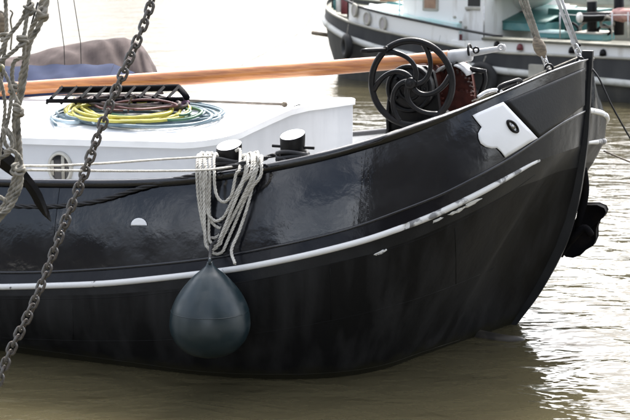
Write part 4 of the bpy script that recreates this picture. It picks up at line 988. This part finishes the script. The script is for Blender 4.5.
for k, (uu, vv) in enumerate(((572,28),(586,27),(604,30),(607,22))):
    a = G.hit(uu, vv, 1.0+.1*k); mb = MB(); mb.tube(cr([a+G.h*.15, a+Vector((0,0,.1)), a-G.h*.15, a-G.h*.1-Vector((0,0,.08)), a+G.h*.1-Vector((0,0,.1)), a+G.h*.14], 5), .03, 6); mb.obj('rope_coil', M['oldrope' if k % 2 else 'iron'], far)
for (uu, v0, v1) in ((470,58,70),(426,52,62),(590,60,78)):
    mb = MB(); mb.tube([G.hit(uu, v0-4, 2.36), G.hit(uu+1, v1, 2.40)], .012, 6); mb.obj('hanging_line', M['oldrope'], far)
gbox(gs(560,10,-1)[0], gs(660,10,-1)[0], -1.2, -1.1, 1.7, 2.0, M['beige'], 'cabin_side')
# bitts
for (u, vt, vb) in ((592,-6,30),(619,-10,31)):
    a, b = G.hit(u, vt, 1.2), G.hit(u, vb+4, 1.2); mb = MB(); mb.cyl(b, a, .105, 20, None, .01); o = mb.obj('bitt', M['iron'], far)
    if vt > -8: mb = MB(); mb.cyl(G.hit(u, 1.5, 1.2)-Vector((0,0,.0)), G.hit(u, -7, 1.2), .108, 20); mb.obj('bitt_cap', M['farwhite'], o)
mb = MB(); a, b = G.hit(580,17.5,1.75), G.hit(650,14,.2); mb.cyl(a, b, .10, 18); o = mb.obj('bitt_crossbar', M['iron'], far)
d = (a-b).normalized(); mb = MB(); mb.cyl(a, a+d*.02, .105, 18); mb.obj('crossbar_end', M['farwhite'], o)
rr = random.Random(2); vs = []; fs = []; a = G.hit(624,15,1.4)
for j in range(9):
    for i in range(16):
        q = 2*math.pi*i/16; f = math.pi*j/8; k = 1+rr.uniform(-.18,.18); vs.append(a+G.h*math.cos(q)*math.sin(f)*.30*k+G.n*math.sin(q)*math.sin(f)*.14*k+Vector((0,0,math.cos(f)*.13*k)))
for j in range(8):
    for i in range(16): fs.append((j*16+i, j*16+(i+1)%16, (j+1)*16+(i+1)%16, (j+1)*16+i))
tag(mesh('cloth_bundle', vs, fs, M['pink']), 'faded pink bundle draped over the black crossbar on the far barge', 'bundle')
# bow clutter and rail stanchions
for (u, v0, v1, m_, r_) in ((334,-8,8,'iron',.06),(340,-6,12,'farwhite',.10),(337,0,10,'dteal',.09),(346,-6,14,'redfit',.12),(350,-6,17,'iron',.07)):
    mb = MB(); mb.cyl(G.hit(u, v1, 1.2), G.hit(u, v0, 1.2), r_, 12, None, .01); mb.obj('bow_fitting', M[m_], far)
# tyres hung on the far hull
for (u, v, t, rx, lab) in ((349,46,2.32,.20,'black tyre fender hung at the bow of the grey barge'),(483,80,2.42,.30,'large worn tyre fender hung amidships on the grey barge')):
    c = G.hit(u, v, t); ax = (G.n+G.h*(.75 if u < 400 else 0)).normalized(); mb = MB(); mb.ring(c+ax*.05, ax, rx, .085, 32, 10)
    o = tag(mb.obj('tyre_fender', M['tyre']), lab, 'tyre fender', 'tyre fenders on the grey barge')
    mb = MB(); mb.tube([c+ax*.06+Vector((0,0,rx)), G.hit(u-.5 if u < 400 else 486, v-22 if u < 400 else 56, t)], .012, 6); q_ = mb.obj('lanyard', M['oldrope']); q_.parent = o
mb = MB(); c = G.hit(537,71,2.42); mb.box(c, G.h*.17, G.n*.05, Vector((0,0,.13))); tag(mb.obj('fender_board', M['beige'], None, False), 'small square pale board hung on the grey barge side', 'board')
mb = MB(); mb.tube([at(312,32.5,33.6), at(330,35.5,33.4)], .05, 8); tag(mb.obj('floating_timber', M['wood']), 'short dark timber floating left of the grey barge bow', 'timber')
mb = MB(); mb.tube(cr([G(0.3,.9,1.5), at(300,32,34), at(270,50,34.2), at(240,66,34.5)], 6), .009, 6); tag(mb.obj('mooring_line', M['rope']), 'faint pale line running down to the left from the grey barge bow', 'line')
